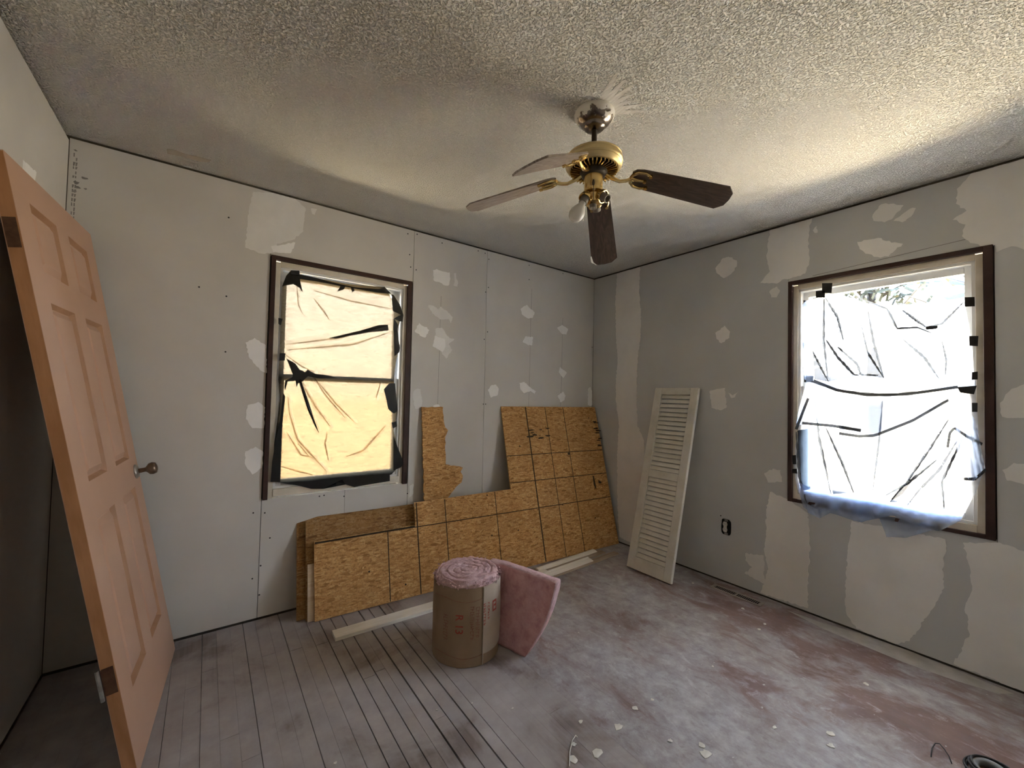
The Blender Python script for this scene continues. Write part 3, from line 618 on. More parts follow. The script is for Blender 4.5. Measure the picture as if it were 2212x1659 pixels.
child(sheet('film', 'back', (top, bot, left, right), .003, fb, M['film_black'], bf, 120, 190, .0045, (.8, 2.2)), bfi)
crease_set(fb, 'back', .017, bf, bfi, M['crease_amber'], 2.6, 4.6, 6)
for q in ([(405,262),(515,267),(517,312),(700,350),(940,415),(1230,478),(1540,500),(1600,468),(1650,520),(1690,562),(1500,545),(1210,492),(1220,522),(1190,540),(1170,480),(1100,470),(1080,508),(1000,530),(1040,462),(930,440),(700,398),(520,372),(556,545),(510,480),(435,438),(330,455),(290,470),(345,330)],
          [(1690,565),(1720,575),(1800,700),(1845,830),(1835,920),(1780,905),(1720,880),(1770,850),(1815,830),(1710,780)],
          [(880,1128),(1300,1030),(1530,960),(1645,955),(1655,1030),(1400,1055),(1150,1100),(1000,1132)],
          [(1718,1030),(1770,1030),(1800,1260),(1790,1310),(1730,1360)],
          [(350,1390),(460,1450),(515,1530),(585,1562),(620,1530),(720,1585),(900,1605),(1000,1640),(720,1640),(560,1600),(470,1650),(420,1570)]):
    tape_quad(Z5(q), 'back', .012, bf, bfi, M['film_flap'], 'torn_flap')
for q in ([(395,0),(500,0),(570,60),(500,130),(450,150),(430,200),(420,120),(330,130),(300,230),(290,200),(300,120),(380,80)],
          [(1440,220),(1500,150),(1570,150),(1600,470),(1555,500),(1490,450),(1470,340)],
          [(1550,760),(1660,1040),(1668,1090),(1640,1120),(1550,1160)],
          [(275,260),(300,300),(260,700),(240,1290),(130,1290),(150,1050),(190,800),(245,560)],
          [(230,1300),(560,1280),(900,1240),(1510,1190),(1510,1280),(1200,1330),(1100,1350),(1000,1320),(900,1290),(960,1260),(880,1320),(740,1370),(600,1370),(440,1330)],
          [(455,120),(490,130),(560,330),(620,520),(690,730),(640,640),(560,460),(500,270)]):
    tape_quad(Z6(q), 'back', .014, bf, bfi, M['film_flap'], 'torn_flap')
for q in (Z5([(405,260),(515,265),(515,320),(405,312)]), Z5([(245,870),(300,880),(275,965),(245,945)]), Z5([(262,1320),(336,1322),(325,1415),(255,1415)]), Z5([(1722,872),(1775,955),(1772,1032),(1715,1030)]), Z6([(1530,605),(1585,588),(1592,650),(1545,670)])):
    tape_quad(q, 'back', .018, bf, bfi)

# ------------------------------------------------------------------ leaning door
P0 = Vector((-3.062, -.095, 0)); phi, lean, dw, dh, dt = -.070, .1845, .784, 2.005, .035
e = Vector((math.sin(phi), -math.cos(phi), 0)); n0 = Vector((-math.cos(phi), -math.sin(phi), 0))
up = Z*math.cos(lean)+n0*math.sin(lean); nn = e.cross(up); nn = nn if nn.x > 0 else -nn
P0.z = dt*nn.z+.001
# local frame keeps right-handed: x from the hinge edge towards the far edge
DM = frame(P0+e*dw, -e, up, (-e).cross(up)); sgn = 1 if (-e).cross(up).dot(nn) > 0 else -1
door = empty('panel_door', DM); tag(door, 'peach six-panel door taken off its hinges, leaning against the left wall', 'door')
zf = lambda d: sgn*d                           # d: depth measured outward from the front face
cols = ((.118, .335), (.450, .667)); rows = ((.235, .845), (.975, 1.575), (1.675, 1.895))
mb = MB()
def bz(mb, x0, x1, y0, y1, d0, d1): a, b = sorted((zf(d0), zf(d1))); mb.box((x0, y0, a), (x1, y1, b))
bz(mb, 0, dw, 0, dh, -dt, -.015)
xs_ = [0]+[v for c in cols for v in c]+[dw]; ys_ = [0]+[v for r in rows for v in r]+[dh]
for i in range(0, 6, 2): bz(mb, xs_[i], xs_[i+1], 0, dh, -.0155, 0)
for c in cols:
    for i in range(0, 8, 2): bz(mb, c[0], c[1], ys_[i], ys_[i+1], -.0155, 0)
mb.build('door_slab', M['peach'], door)
for c in cols:
    for r in rows:
        a, b, cc, d = c[0]+.004, c[1]-.004, r[0]+.004, r[1]-.004; q = .034
        ring0 = [(a+.012, cc+.012), (b-.012, cc+.012), (b-.012, d-.012), (a+.012, d-.012)]; ring1 = [(a+q, cc+q), (b-q, cc+q), (b-q, d-q), (a+q, d-q)]
        vs = [(x, y, zf(-.0148)) for x, y in ring0]+[(x, y, zf(-.003)) for x, y in ring1]
        MB().add(vs, [(0,1,2,3),(4,5,6,7),(0,1,5,4),(1,2,6,5),(2,3,7,6),(3,0,4,7)]).build('door_panel', M['peach'], door)
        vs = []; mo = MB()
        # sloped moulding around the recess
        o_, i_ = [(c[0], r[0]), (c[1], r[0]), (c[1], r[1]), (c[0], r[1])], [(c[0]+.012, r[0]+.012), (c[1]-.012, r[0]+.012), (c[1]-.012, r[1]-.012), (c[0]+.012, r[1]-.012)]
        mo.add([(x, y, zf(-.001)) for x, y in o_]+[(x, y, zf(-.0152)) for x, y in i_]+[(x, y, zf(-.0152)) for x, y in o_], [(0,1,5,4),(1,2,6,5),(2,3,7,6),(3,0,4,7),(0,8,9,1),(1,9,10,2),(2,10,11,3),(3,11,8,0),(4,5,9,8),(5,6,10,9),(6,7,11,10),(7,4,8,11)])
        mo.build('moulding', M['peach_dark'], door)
mb = MB(); bz(mb, -.0012, 0, .004, dh-.004, -dt+.002, -.001); de = mb.build('hinge_edge', M['door_edge'], door); tag(de, 'bare orange-brown hinge edge')
for yy in (.30, 1.72):
    mb = MB(); bz(mb, -.0028, -.0012, yy, yy+.089, -dt+.003, -.004); mb.build('hinge_mortise', M['rust'], door)
mb = MB(); bz(mb, -.0045, -.0029, .302, .387, -dt, -.006); mb.build('hinge_leaf', M['rust'], door)
mb = MB(); mb.tube([(-.007, .290, zf(-dt-.006)), (-.007, .392, zf(-dt-.006))], .0055, 8)
mb.build('hinge_knuckle', M['steel'], door)
kn = empty('door_knob', T(dw-.062, .905, 0) @ (Matrix.Identity(4) if sgn > 0 else Matrix.Rotation(math.pi, 4, 'Y')), door)
MB().lathe([(.0, 0), (.032, 0), (.033, .003), (.026, .010), (.012, .012), (.0, .012)], 24, caps=False).build('rosette', M['steel'], kn, smooth=True)
MB().lathe([(.011, .008), (.010, .036), (.016, .042), (.026, .050), (.0285, .062), (.024, .074), (.010, .079), (.0, .0795)], 24, caps=False).build('knob', M['bronze'], kn, smooth=True)

# ------------------------------------------------------------------ strand board sheets
A0 = Vector((-2.455, -.213, 0)); B0 = Vector((-.029, -.362, 0)); oe = (B0-A0).normalized()
TLp = on_back(1082, 878, -.005); wv = TLp-A0; wv = wv-oe*wv.dot(oe); ov = wv.normalized(); on_ = oe.cross(ov)
if on_.y > 0: on_ = -on_
def board(name, label, m, outline, th, mat, parent=None, jag=0, group=None):
    pts = [Vector(p) for p in outline]
    if jag: pts = ragged(pts, .02, jag)
    mb = MB().prism([Vector((p.x, p.y, 0)) for p in pts], (0, 0, -th))
    o = mb.build(name, mat, parent, m); 
    if label: tag(o, label, 'board', group)
    return o
def osb_frame(o, e_, v_): n_ = e_.cross(v_); return frame(o, e_, v_, n_)
mF = osb_frame(A0+Z*.004, oe, ov)              # z axis points into the room
ob = empty('strand_board', mF); tag(ob, 'largest notched strand board sheet with black grid lines, leaning against the back wall', 'board', 'loose strand boards')
out = [(0, 0), (2.431, 0), (2.398, 1.222), (1.363, 1.226), (1.373, .577), (.604, .569), (.604, .425), (-.004, .423)]
board('sheet', None, None, out, .0111, M['osb'], ob)
def mark(p, q, w=.0035):
    w *= 1.7; a, b = Vector((*p, 0)), Vector((*q, 0)); strip3(MB(), a, b, w, Z, .0004).build('grid_line', M['ink'], ob)
for u, v in ((.421, .42), (.617, .565), (.822, .565), (1.228, .573)): mark((u, .004), (u, v), .0045 if u > .6 and u < .63 else .0035)
for u, w_ in ((1.617, .006), (1.822, .0035), (2.022, .0035)): mark((u+.006, .004), (u-.016, 1.22), w_)
mark((0, .416), (2.416, .402)); mark((1.372, .622), (2.412, .612)); mark((1.37, .829), (2.405, .822)); mark((0, .413), (.6, .418), .006)
rb = random.Random(3)
def blot(cx, cy, w, h, n):
    for i in range(n):
        x, y = cx+rb.uniform(-w, w), cy+rb.uniform(-h, h); a = rb.uniform(.008, .038)
        rg = [Vector((x+a*math.cos(t_)*rb.uniform(.6, 1.3), y+a*.22*math.sin(t_)*rb.uniform(.6, 1.4), .0001)) for t_ in [j*.785 for j in range(8)]]
        MB().prism(rg, (0, 0, .0004)).build('tar_smear', M['ink'], ob)
blot(1.70, 1.00, .11, .045, 13); blot(2.385, .95, .018, .14, 12)
for p in ([(2.24, .60), (2.255, .60), (2.262, .50), (2.25, .485), (2.238, .53)], [(2.30, .56), (2.335, .54), (2.335, .525), (2.30, .53)], [(1.99, .80), (2.01, .80), (2.01, .82), (1.99, .82)]):
    MB().prism([Vector((*q, .0001)) for q in p], (0, 0, .0004)).build('marker_stroke', M['ink'], ob)
for u, v in ((1.17, .27), (1.4, .27), (1.16, .555), (1.86, .40), (.3, .2), (.52, .08), (1.05, .13), (2.2, .25), (2.3, 1.12), (1.5, .9)):
    MB().lathe([(.006, .0001), (.006, .0006)], 8, T(u, v, 0)).build('knot_spot', M['ink'], ob)
def back_board(name, label, off, u0, u1, h, dl, mat):
    o = A0 + oe*u0 + Vector((0, off, 0)); o.z = .004
    v_ = (ov + Vector((0, dl, 0))).normalized(); v_ = (v_-oe*v_.dot(oe)).normalized()
    return board(name, label, osb_frame(o, oe, v_), [(0, 0), (u1-u0, 0), (u1-u0, h), (0, h)], .0111, mat, None, 0, 'loose strand boards')
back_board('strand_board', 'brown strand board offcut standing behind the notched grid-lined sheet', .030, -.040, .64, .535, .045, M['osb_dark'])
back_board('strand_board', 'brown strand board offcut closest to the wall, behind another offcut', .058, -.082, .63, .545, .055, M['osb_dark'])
board('strand_board', 'small pale strand board end poking out behind the notched sheet', osb_frame(A0+oe*(-.034)+Vector((0, .0150, .003)), oe, ov), [(0, 0), (.28, 0), (.28, .300), (0, .300)], .010, M['palewood'], None, 0, 'loose strand boards')
# tall torn scrap, foot on the floor behind the sheet
sp = [(911,880),(957,880),(959,912),(962,924),(968,930),(965,938),(962,945),(963,1004),(975,1007),(992,1008),(1000,1011),(995,1020),(1000,1030),(997,1043),(985,1053),(975,1066),(966,1078)]
tilt = .075
def scrap_uv(q):
    d = ray(*q); n_ = Vector((0, math.cos(tilt), -math.sin(tilt))); o = Vector((-1.77, -.105, 0)); t_ = (o-CAM).dot(n_)/d.dot(n_); r_ = CAM+d*t_-o
    return Vector((r_.x, r_.dot(Vector((0, math.sin(tilt), math.cos(tilt))))))
uv = [scrap_uv(q) for q in sp]; uv += [Vector((uv[-1].x-.02, .0)), Vector((uv[0].x+.03, .0))]
board('strand_board', 'narrow strand board scrap with a torn ragged edge, standing on end by the window', frame(Vector((-1.77, -.105, .003)), X, Vector((0, math.sin(tilt), math.cos(tilt))), X.cross(Vector((0, math.sin(tilt), math.cos(tilt))))), [tuple(p) for p in uv], .0111, M['osb_pale'], None, .004, 'loose strand boards')

# ------------------------------------------------------------------ trim lying on the floor
def plank(name, label, a, b, w, h, mat, z=0., prof=None, cat='trim'):
    a, b = Vector((*a, z)), Vector((*b, z)); d = (b-a).normalized(); s_ = Vector((-d.y, d.x, 0)); L = (b-a).length
    ring = prof or [(0, 0), (w, 0), (w, h), (0, h)]
    mb = MB().prism([Vector((0, y, z_)) for y, z_ in ring], (L, 0, 0))
    o = mb.build(name, mat, None, frame(a, d, s_, Z), bevel=0 if prof else .0012); return tag(o, label, cat, 'loose trim on the floor')
plank('trim_board', 'long flat white trim board on the floor in front of the strand boards', (-2.407, -.462), (-.95, -.505), .082, .019, M['pine'])
plank('trim_board', 'raw brown wood strip lying under the white moulding pieces', (-1.02, -.452), (-.30, -.446), .075, .012, M['rawwood'])
plank('trim_board', 'raw wood strip with a pale end, beside the white moulding', (-1.15, -.55), (-.225, -.522), .055, .012, M['rawwood'])
cas = [(0, 0), (.060, 0), (.060, .016), (.050, .018), (.040, .012), (.022, .011), (.012, .008), (0, .006)]
plank('casing_moulding', 'white profiled moulding lying on the brown wood strips', (-1.20, -.545), (-.53, -.518), .06, .018, M['pine'], .0125, cas)
plank('casing_moulding', 'short white moulding lying closest to the strand boards', (-1.0, -.430), (-.36, -.406), .045, .014, M['pine'], .0125, [(0, 0), (.045, 0), (.045, .012), (.03, .013), (.01, .008), (0, .004)])

# ------------------------------------------------------------------ insulation roll
RC = Vector((-1.878, -.878, 0)); RR, RH = .166, .375
ir = empty('insulation_roll', T(*RC)); tag(ir, 'pink fibreglass insulation roll in brown kraft paper, standing on the floor', 'insulation')
def core(s_, t):                                # spiral-wound top and sides
    a = 2*math.pi*s_; 
    return a
mb = MB(); n, rings = 96, 44; vs = []
for j in range(rings+1):
    r = (RR-.004)*j/rings
    for i in range(n):
        a = 2*math.pi*i/n; wob = 1+.03*noise.noise(Vector((math.cos(a)*2, math.sin(a)*2, 4)))
        rho = r+.010*noise.noise(Vector((math.cos(a)*1.6+r*9, math.sin(a)*1.6, 2.)))
        turns = (rho/RR)*4.6 - a/(2*math.pi)
        fr = turns-math.floor(turns); groove = math.exp(-((fr-.5)/.09)**2)
        z = RH+.022 - groove*.016*(.4+.6*min(1, rho/RR*1.2)) + .006*noise.noise(Vector((r*math.cos(a)*60, r*math.sin(a)*60, 1))) + .008*noise.noise(Vector((r*math.cos(a)*14, r*math.sin(a)*14, 6)))
        if j > rings-4: z -= .004*(j-rings+4)**1.4
        vs.append((r*math.cos(a)*wob, r*math.sin(a)*wob, z))
for k_, zz_ in ((1, RH-.02), (1, .01)):
    for i in range(n):
        a = 2*math.pi*i/n; r = RR-.006; vs.append((r*math.cos(a), r*math.sin(a), zz_+(.006*noise.noise(Vector((math.cos(a)*9, math.sin(a)*9, 3))) if zz_ > .1 else 0)))
fs = [(j*n+i, j*n+(i+1) % n, (j+1)*n+(i+1) % n, (j+1)*n+i) for j in range(rings+2) for i in range(n)]
mb.add(vs, fs); rc = mb.build('batt_core', M['pink_edge'], ir, smooth=True, fix=False); tag(rc, 'pale pink spiral-wound core')
# fluffy rim: short tufts standing out over the paper edge
mb = MB(); rf = random.Random(9)
for i in range(260):
    a = rf.uniform(0, 2*math.pi); r = RR+rf.uniform(-.012, .004); z = RH+rf.uniform(-.012, .018); s_ = rf.uniform(.004, .010)
    c = Vector((r*math.cos(a), r*math.sin(a), z)); vs = [c+Vector((rf.uniform(-1, 1), rf.uniform(-1, 1), rf.uniform(-1, 1)))*s_ for _ in range(4)]
    mb.add(vs, [(0,1,2),(0,2,3),(0,3,1),(1,3,2)])
tag(mb.build('fluff', M['pink_edge'], ir), kind='stuff')
mb = MB(); n = 72
camdir = math.atan2(CAM.y-RC.y, CAM.x-RC.x)
seam = camdir+.50
def cyl(a, z, dr=0.):
    r = RR+dr+.0022*noise.noise(Vector((math.cos(a)*3, math.sin(a)*3, z*9)))+.003*math.sin(z/RH*math.pi)
    return Vector((r*math.cos(a), r*math.sin(a), z))
def wrap(a0, a1, z0, z1, dr, nu, nv, top=None):
    def fn(s_, t):
        a = a0+(a1-a0)*s_; zt = z1+(top(a) if top else 0); return cyl(a, z0+(zt-z0)*t, dr)
    return MB().grid(fn, nu, nv)
rag = lambda a: .006*noise.noise(Vector((math.cos(a)*8, math.sin(a)*8, 0)))
wrap(seam, seam+2*math.pi, 0.002, RH-.006, 0, n, 16, rag).build('kraft_facing', M['kraft'], ir, smooth=True, fix=False)
fl_ = wrap(seam-.02, seam+1.15, .055, RH-.004, .004, 24, 14, rag).build('facing_flap', M['kraft_light'], ir, smooth=True, fix=False); tag(fl_, 'lighter overlapping kraft flap')
for z_ in (.050, RH-.062): 
    mb = MB().tube([cyl(seam-1.6+i*.07, z_+.006*math.sin(i*.3), .001) for i in range(48)], .0011, 5); mb.build('paper_crease', M['brown_ink'], ir)
mb = MB().tube([cyl(seam, .004+(RH-.012)*i/10, .0035) for i in range(11)], .0022, 6); mb.build('flap_edge', M['kraft_light'], ir)
def wrapped_text(txt, size, a_c, z_c, mat, dr=.0012):
    cu = bpy.data.curves.new('print', 'FONT'); cu.body = txt; cu.size = size; cu.align_x = 'CENTER'; cu.align_y = 'CENTER'; cu.offset = size*.012
    to = bpy.data.objects.new('print', cu); COL.objects.link(to); dg = bpy.context.evaluated_depsgraph_get()
    me = bpy.data.meshes.new_from_object(to.evaluated_get(dg)); bpy.data.objects.remove(to)
    for v in me.vertices:                      # letters run downwards, their tops to the right
        x, y = v.co.x, v.co.y; a = a_c + y/RR; v.co = cyl(a, z_c - x, dr)
    me.materials.clear(); me.materials.append(mat); o = bpy.data.objects.new('printed_lettering', me); COL.objects.link(o); o.parent = ir; return o
for ch_, zc_ in (('R', .236), ('1', .194), ('3', .170)): wrapped_text(ch_, .050, camdir-.20, zc_, M['red_ink'])
def dashes(a_c, z0, z1, h, seed, mat, dr=.0012):      # lines of print too worn to read
    r2 = random.Random(seed); mb = MB(); z = z1
    while z > z0:
        L = r2.uniform(.006, .012); a0 = a_c-h/2/RR; a1 = a_c+h/2/RR
        for _ in range(2):
            q = a0+(a1-a0)*r2.random(); mb.add([cyl(q-.008, z, dr), cyl(q+.008, z, dr), cyl(q+.008, z-L, dr), cyl(q-.008, z-L, dr)], [(0,1,2,3)])
        mb.add([cyl(a0, z, dr), cyl(a1, z, dr), cyl(a1, z-.0025, dr), cyl(a0, z-.0025, dr)], [(0,1,2,3)]); z -= L+r2.uniform(.002, .006)
    mb.build('worn_lettering', mat, ir, fix=False)
dashes(camdir+.17, .13, .285, .018, 1, M['brown_ink']); dashes(camdir+.33, .14, .28, .018, 2, M['brown_ink']); dashes(camdir-.60, .12, .24, .026, 3, M['brown_ink'])
dashes(camdir+.53, .19, .29, .013, 4, M['red_ink'], .0062); dashes(camdir+.66, .21, .29, .010, 5, M['red_ink'], .0062)
a_, z_ = camdir+.90, .262
mb = MB()
for (q0, q1, w0, w1) in ((-.09, .09, .016, .026), (-.09, -.05, -.026, .026), (.05, .09, -.026, .026), (-.09, .09, -.026, -.018), (-.03, .06, -.004, .006)):
    mb.add([cyl(a_+q0, z_+w0, .0062), cyl(a_+q1, z_+w0, .0062), cyl(a_+q1, z_+w1, .0062), cyl(a_+q0, z_+w1, .0062)], [(0,1,2,3)])
mb.build('red_logo', M['red_ink'], ir, fix=False)
# unrolled end of the batt
tp = [on_floor(1052,1213,.385)-RC, on_floor(1082,1219,.385)-RC, on_floor(1120,1232,.385)-RC, on_floor(1160,1246,.385)-RC, on_floor(1200,1260,.385)-RC]
bp = [on_floor(1052,1388,0)-RC, on_floor(1078,1393,0)-RC, on_floor(1095,1402,0)-RC, on_floor(1115,1412,0)-RC, on_floor(1134,1421,0)-RC]
def tailpt(s_, t, off):
    def pv(L, s_): q = s_*(len(L)-1); i = min(int(q), len(L)-2); return L[i].lerp(L[i+1], q-i)
    a, b = pv(bp, s_), pv(tp, s_); a = Vector((a.x, a.y, .003)); p = a.lerp(b, t)
    bow = math.sin(t*math.pi)*.018; d = (pv(bp, 1)-pv(bp, 0)); d = Vector((d.x, d.y, 0)).normalized()
    p = p + d*bow*s_*1.3
    nv = Vector((-d.y, d.x, 0)); nv = nv if nv.dot(Vector((1, .3, 0))) > 0 else -nv
    w = .005*noise.noise(p*14)+.004*noise.noise(p*40)
    edge = min(1, min(t, 1-t)*9)**.5
    return p + nv*(off*(.72+.28*edge)+w)
tail_th = .078
mb = MB(); nu, nv_ = 30, 30; fr_g = []
f_ = lambda s_, t: tailpt(s_, t, 0.); bk_ = lambda s_, t: tailpt(s_, t, tail_th)
vs = [f_(i/nu, j/nv_) for j in range(nv_+1) for i in range(nu+1)] + [bk_(i/nu, j/nv_) for j in range(nv_+1) for i in range(nu+1)]
N0 = (nu+1)*(nv_+1); ix = lambda i, j, k: k*N0+j*(nu+1)+i
fs = []
for j in range(nv_):
    for i in range(nu): fs += [(ix(i,j,0), ix(i,j+1,0), ix(i+1,j+1,0), ix(i+1,j,0)), (ix(i,j,1), ix(i+1,j,1), ix(i+1,j+1,1), ix(i,j+1,1))]
for i in range(nu): fs += [(ix(i,nv_,0), ix(i,nv_,1), ix(i+1,nv_,1), ix(i+1,nv_,0)), (ix(i,0,0), ix(i+1,0,0), ix(i+1,0,1), ix(i,0,1))]
for j in range(nv_): fs += [(ix(nu,j,0), ix(nu,j+1,0), ix(nu,j+1,1), ix(nu,j,1)), (ix(0,j,0), ix(0,j,1), ix(0,j+1,1), ix(0,j+1,0))]
tl = MB().add(vs, fs).build('unrolled_batt', [M['pink'], M['pink_edge']], ir, smooth=True, fix=False); tag(tl, 'loose pink end of the batt')
for p_ in tl.data.polygons[2*nu*nv_:]: p_.material_index = 1

# ------------------------------------------------------------------ louvred shutter
sA = Vector((-.377, -.713, .0)); sT = Vector((-.034, -.713, 1.36)); sv = (sT-sA).normalized(); su = -Y; sn = su.cross(sv)
if sn.x > 0: sn = -sn
SW, SH, ST = .369, 1.405, .028
sA = sA+Z*.010
mS = frame(sA, su, sv, su.cross(sv)); s3 = 1 if su.cross(sv).dot(sn) > 0 else -1
sh = empty('louvred_shutter', mS); tag(sh, 'weathered white louvred shutter leaning against the grey wall', 'shutter')
def sb(nm, x0, x1, y0, y1, d0=-ST, d1=0., par=sh, mat='shutter'): a, b = sorted((s3*d0, s3*d1)); return box(nm, (x0, y0, a), (x1, y1, b), M[mat], par, bevel=.002)
sb('stile', 0, .064, 0, SH); sb('stile', SW-.060, SW, 0, SH)
sb('rail', .064, SW-.060, 0, .088); sb('rail', .064, SW-.060, .692, .746); sb('rail', .064, SW-.060, 1.350, SH)
lm = MB().box((.060, -.0146, -.003), (SW-.056, .0146, .003)).mesh('louvre', M['shutter'], bevel=.001)
for y0, y1 in ((.088, .692), (.746, 1.350)):
    for i in range(17):
        o = bpy.data.objects.new('louvre', lm); COL.objects.link(o); o.parent = sh
        o.matrix_local = T(0, y0+(y1-y0)*(i+.5)/17, -s3*ST*.5) @ Matrix.Rotation(-s3*math.radians(14), 4, 'X')

# ------------------------------------------------------------------ floor register, outlet
fr = empty('floor_register', T(-.128, -1.405, 0)); tag(fr, 'brown metal floor register set in the floor beside the grey wall', 'vent')
MB().box((-.036, -.160, 0), (-.022, .160, .004)).box((.022, -.160, 0), (.036, .160, .004)).box((-.022, -.160, 0), (.022, -.142, .004)).box((-.022, .142, 0), (.022, .160, .004)).box((-.022, -.005, 0), (.022, .005, .004)).build('register_frame', M['register'], fr)
box('duct_shadow', (-.022, -.142, .0004), (.022, .142, .0009), M['void'], fr)
ls = MB().box((-.022, -.0014, .0009), (.022, .0014, .0014)).mesh('louvre_bar', M['register'])
for sgn_ in (-1, 1):
    for i in range(12):
        o = bpy.data.objects.new('louvre_bar', ls); COL.objects.link(o); o.parent = fr; o.matrix_local = T(0, sgn_*(.014+i*.0112), 0)
ol = empty('wall_outlet', T(0, -1.275, .388)); tag(ol, 'uncovered white electrical outlet in the grey wall', 'outlet')
rg = [(math.copysign(abs(math.cos(a))**.5, math.cos(a))*.034, math.copysign(abs(math.sin(a))**.5, math.sin(a))*.056) for a in [i*math.pi/10 for i in range(20)]]
MB().prism([Vector((-.0006, y*random.uniform(.94, 1.06), z)) for y, z in rg], (-.0004, 0, 0)).build('electrical_box', M['void'], ol)
for zc in (.040, -.056): box('mounting_ear', (-.003, -.012, zc), (-.001, .012, zc+.016), M['galv'], ol)
for zc in (.019, -.019):
    rc_ = MB().prism([Vector((-.001, .006+.0165*math.cos(a)*(1 if abs(math.cos(a)) < .8 else .93), zc+.016*math.sin(a))) for a in [i*math.pi/8 for i in range(16)]], (-.007, 0, 0)).build('receptacle', M['white_plastic'], ol)
    for yy in (-.0005, .0125): box('slot', (-.0084, yy-.001, zc-.002), (-.0078, yy+.001, zc+.006), M['void'], rc_)
box('receptacle_body', (-.006, -.005, -.036), (-.001, .017, .036), M['white_plastic'], ol)

# ------------------------------------------------------------------ ceiling fan
fan = empty('ceiling_fan', T(-1.75, -1.58, H)); tag(fan, 'brass ceiling fan with four dark wood blades and one bulb', 'ceiling fan')
def zrel(z): return z-H
MB().lathe([(.079, -.0005), (.081, -.007), (.080, -.015), (.070, -.032), (.054, -.047), (.046, -.051), (.045, -.057), (.036, -.066), (.018, -.071), (.010, -.072)], 40).build('canopy', M['nickel'], fan, smooth='auto')
MB().lathe([(.011, -.068), (.011, -.160), (.019, -.160), (.019, -.176)], 20).build('downrod', M['dark_metal'], fan, smooth='auto')
mh = MB().lathe([(.02, -.170), (.060, -.171), (.098, -.176), (.109, -.182), (.112, -.187), (.110, -.190), (.114, -.195), (.115, -.210), (.111, -.215), (.113, -.219), (.108, -.227), (.103, -.230)], 48, caps=False).build('motor_housing', M['brass_dull'], fan, smooth='auto')
MB().lathe([(.104, -.2275), (.03, -.2285)], 40).build('vent_backing', M['void'], mh)
MB().lathe([(.104, -.228), (.100, -.233), (.092, -.235), (.092, -.230)], 48, caps=False).build('vent_ring', M['brass_dull'], mh, smooth=True)
rib = MB().box((.050, -.0022, -.2460), (.094, .0022, -.2302)).mesh('vent_rib', M['brass'])
for i in range(36):
    o = bpy.data.objects.new('vent_rib', rib); COL.objects.link(o); o.parent = mh; o.matrix_local = Matrix.Rotation(i*math.pi/18, 4, 'Z')
MB().lathe([(.056, -.230), (.055, -.250), (.048, -.258), (.04, -.262), (.0, -.262)], 32, caps=False).build('rotor', M['dark_metal'], fan, smooth='auto')
MB().lathe([(.033, -.256), (.037, -.260), (.037, -.312), (.034, -.318), (.040, -.322), (.041, -.328), (.028, -.336), (.022, -.356), (.024, -.362), (.033, -.366), (.034, -.372), (.014, -.376), (.014, -.386), (.0, -.386)], 32, caps=False).build('switch_housing', M['brass'], fan, smooth='auto')
MB().lathe([(.0145, -.3765), (.0145, -.392), (.0, -.392)], 20, caps=False).build('pull_switch', M['porcelain'], fan)
blades = ((35.7, .535, 1.991, -9, 'walnut'), (130.5, .535, 2.089, -13, 'blade_dust_sheen'), (-159., .535, 1.958, 9, 'blade_dust_sheen'), (-38.5, .540, 2.088, -10, 'walnut'))
for ang, R_, zt, pit, mt in blades:
    a = math.radians(ang); rd = Vector((math.cos(a), math.sin(a), 0)); r0 = .150; z0 = -.262
    P, Q = rd*r0+Z*z0, rd*R_+Z*(zt-H); bx = (Q-P).normalized(); by = Z.cross(bx).normalized(); bz_ = bx.cross(by)
    L = (Q-P).length; m_ = frame(P, bx, by, bz_) @ Matrix.Rotation(math.radians(pit), 4, 'X')
    w0, w1, c_ = .052, .066, .030
    ol_ = [(0, -w0*.55), (.012, -w0*.85), (.04, -w0), (L-c_, -w1), (L-.004, -w1+c_), (L, 0), (L-.004, w1-c_), (L-c_, w1), (.04, w0), (.012, w0*.85), (0, w0*.55)]
    bl = MB().prism([Vector((x, y, -.003)) for x, y in ol_], (0, 0, .006)).build('fan_blade', M[mt], fan, m_)
    # brass iron: arm plus an open three-pronged plate under the blade root
    ir_ = MB(); inv = m_.inverted()
    arm = [rd*.050+Z*(-.252), rd*.075+Z*(-.268), rd*.105+Z*(-.280), rd*.130+Z*(-.278)]
    ir_.tube([inv @ p for p in arm]+[Vector((.004, 0, -.008))], [.008, .0075, .007, .007, .008], 8)
    loop = [(.075, .034), (.050, .043), (.022, .040), (.004, .022), (.0, 0), (.004, -.022), (.022, -.040), (.050, -.043), (.075, -.034)]
    ir_.tube([Vector((x, y, -.007)) for x, y in loop], [.004, .0055, .006, .0065, .008, .0065, .006, .0055, .004], 8)
    ir_.tube([Vector((0, 0, -.007)), Vector((.03, 0, -.008)), Vector((.062, 0, -.007))], [.008, .006, .005], 8)
    for y in (-.034, 0, .034): ir_.lathe([(.007, -.013), (.008, -.008), (.007, -.003)], 10, T(.072 if y else .058, y, 0))
    ir_.build('blade_iron', M['brass'], bl, smooth='auto')
    if mt == 'walnut' and ang > 0:
        MB().prism([Vector((L-.075, w1-.004, -.0033)), Vector((L-.03, w1-.010, -.0033)), Vector((L-.006, w1-.018, -.0033)), Vector((L-.003, w1-c_+.002, -.0033)), Vector((L-c_, w1+.001, -.0033)), Vector((L-.07, w1+.001, -.0033))], (0, 0, .0066)).build('chipped_edge', M['mud'], bl)
cdir = math.atan2(CAM.y-fan.location.y, CAM.x-fan.location.x)
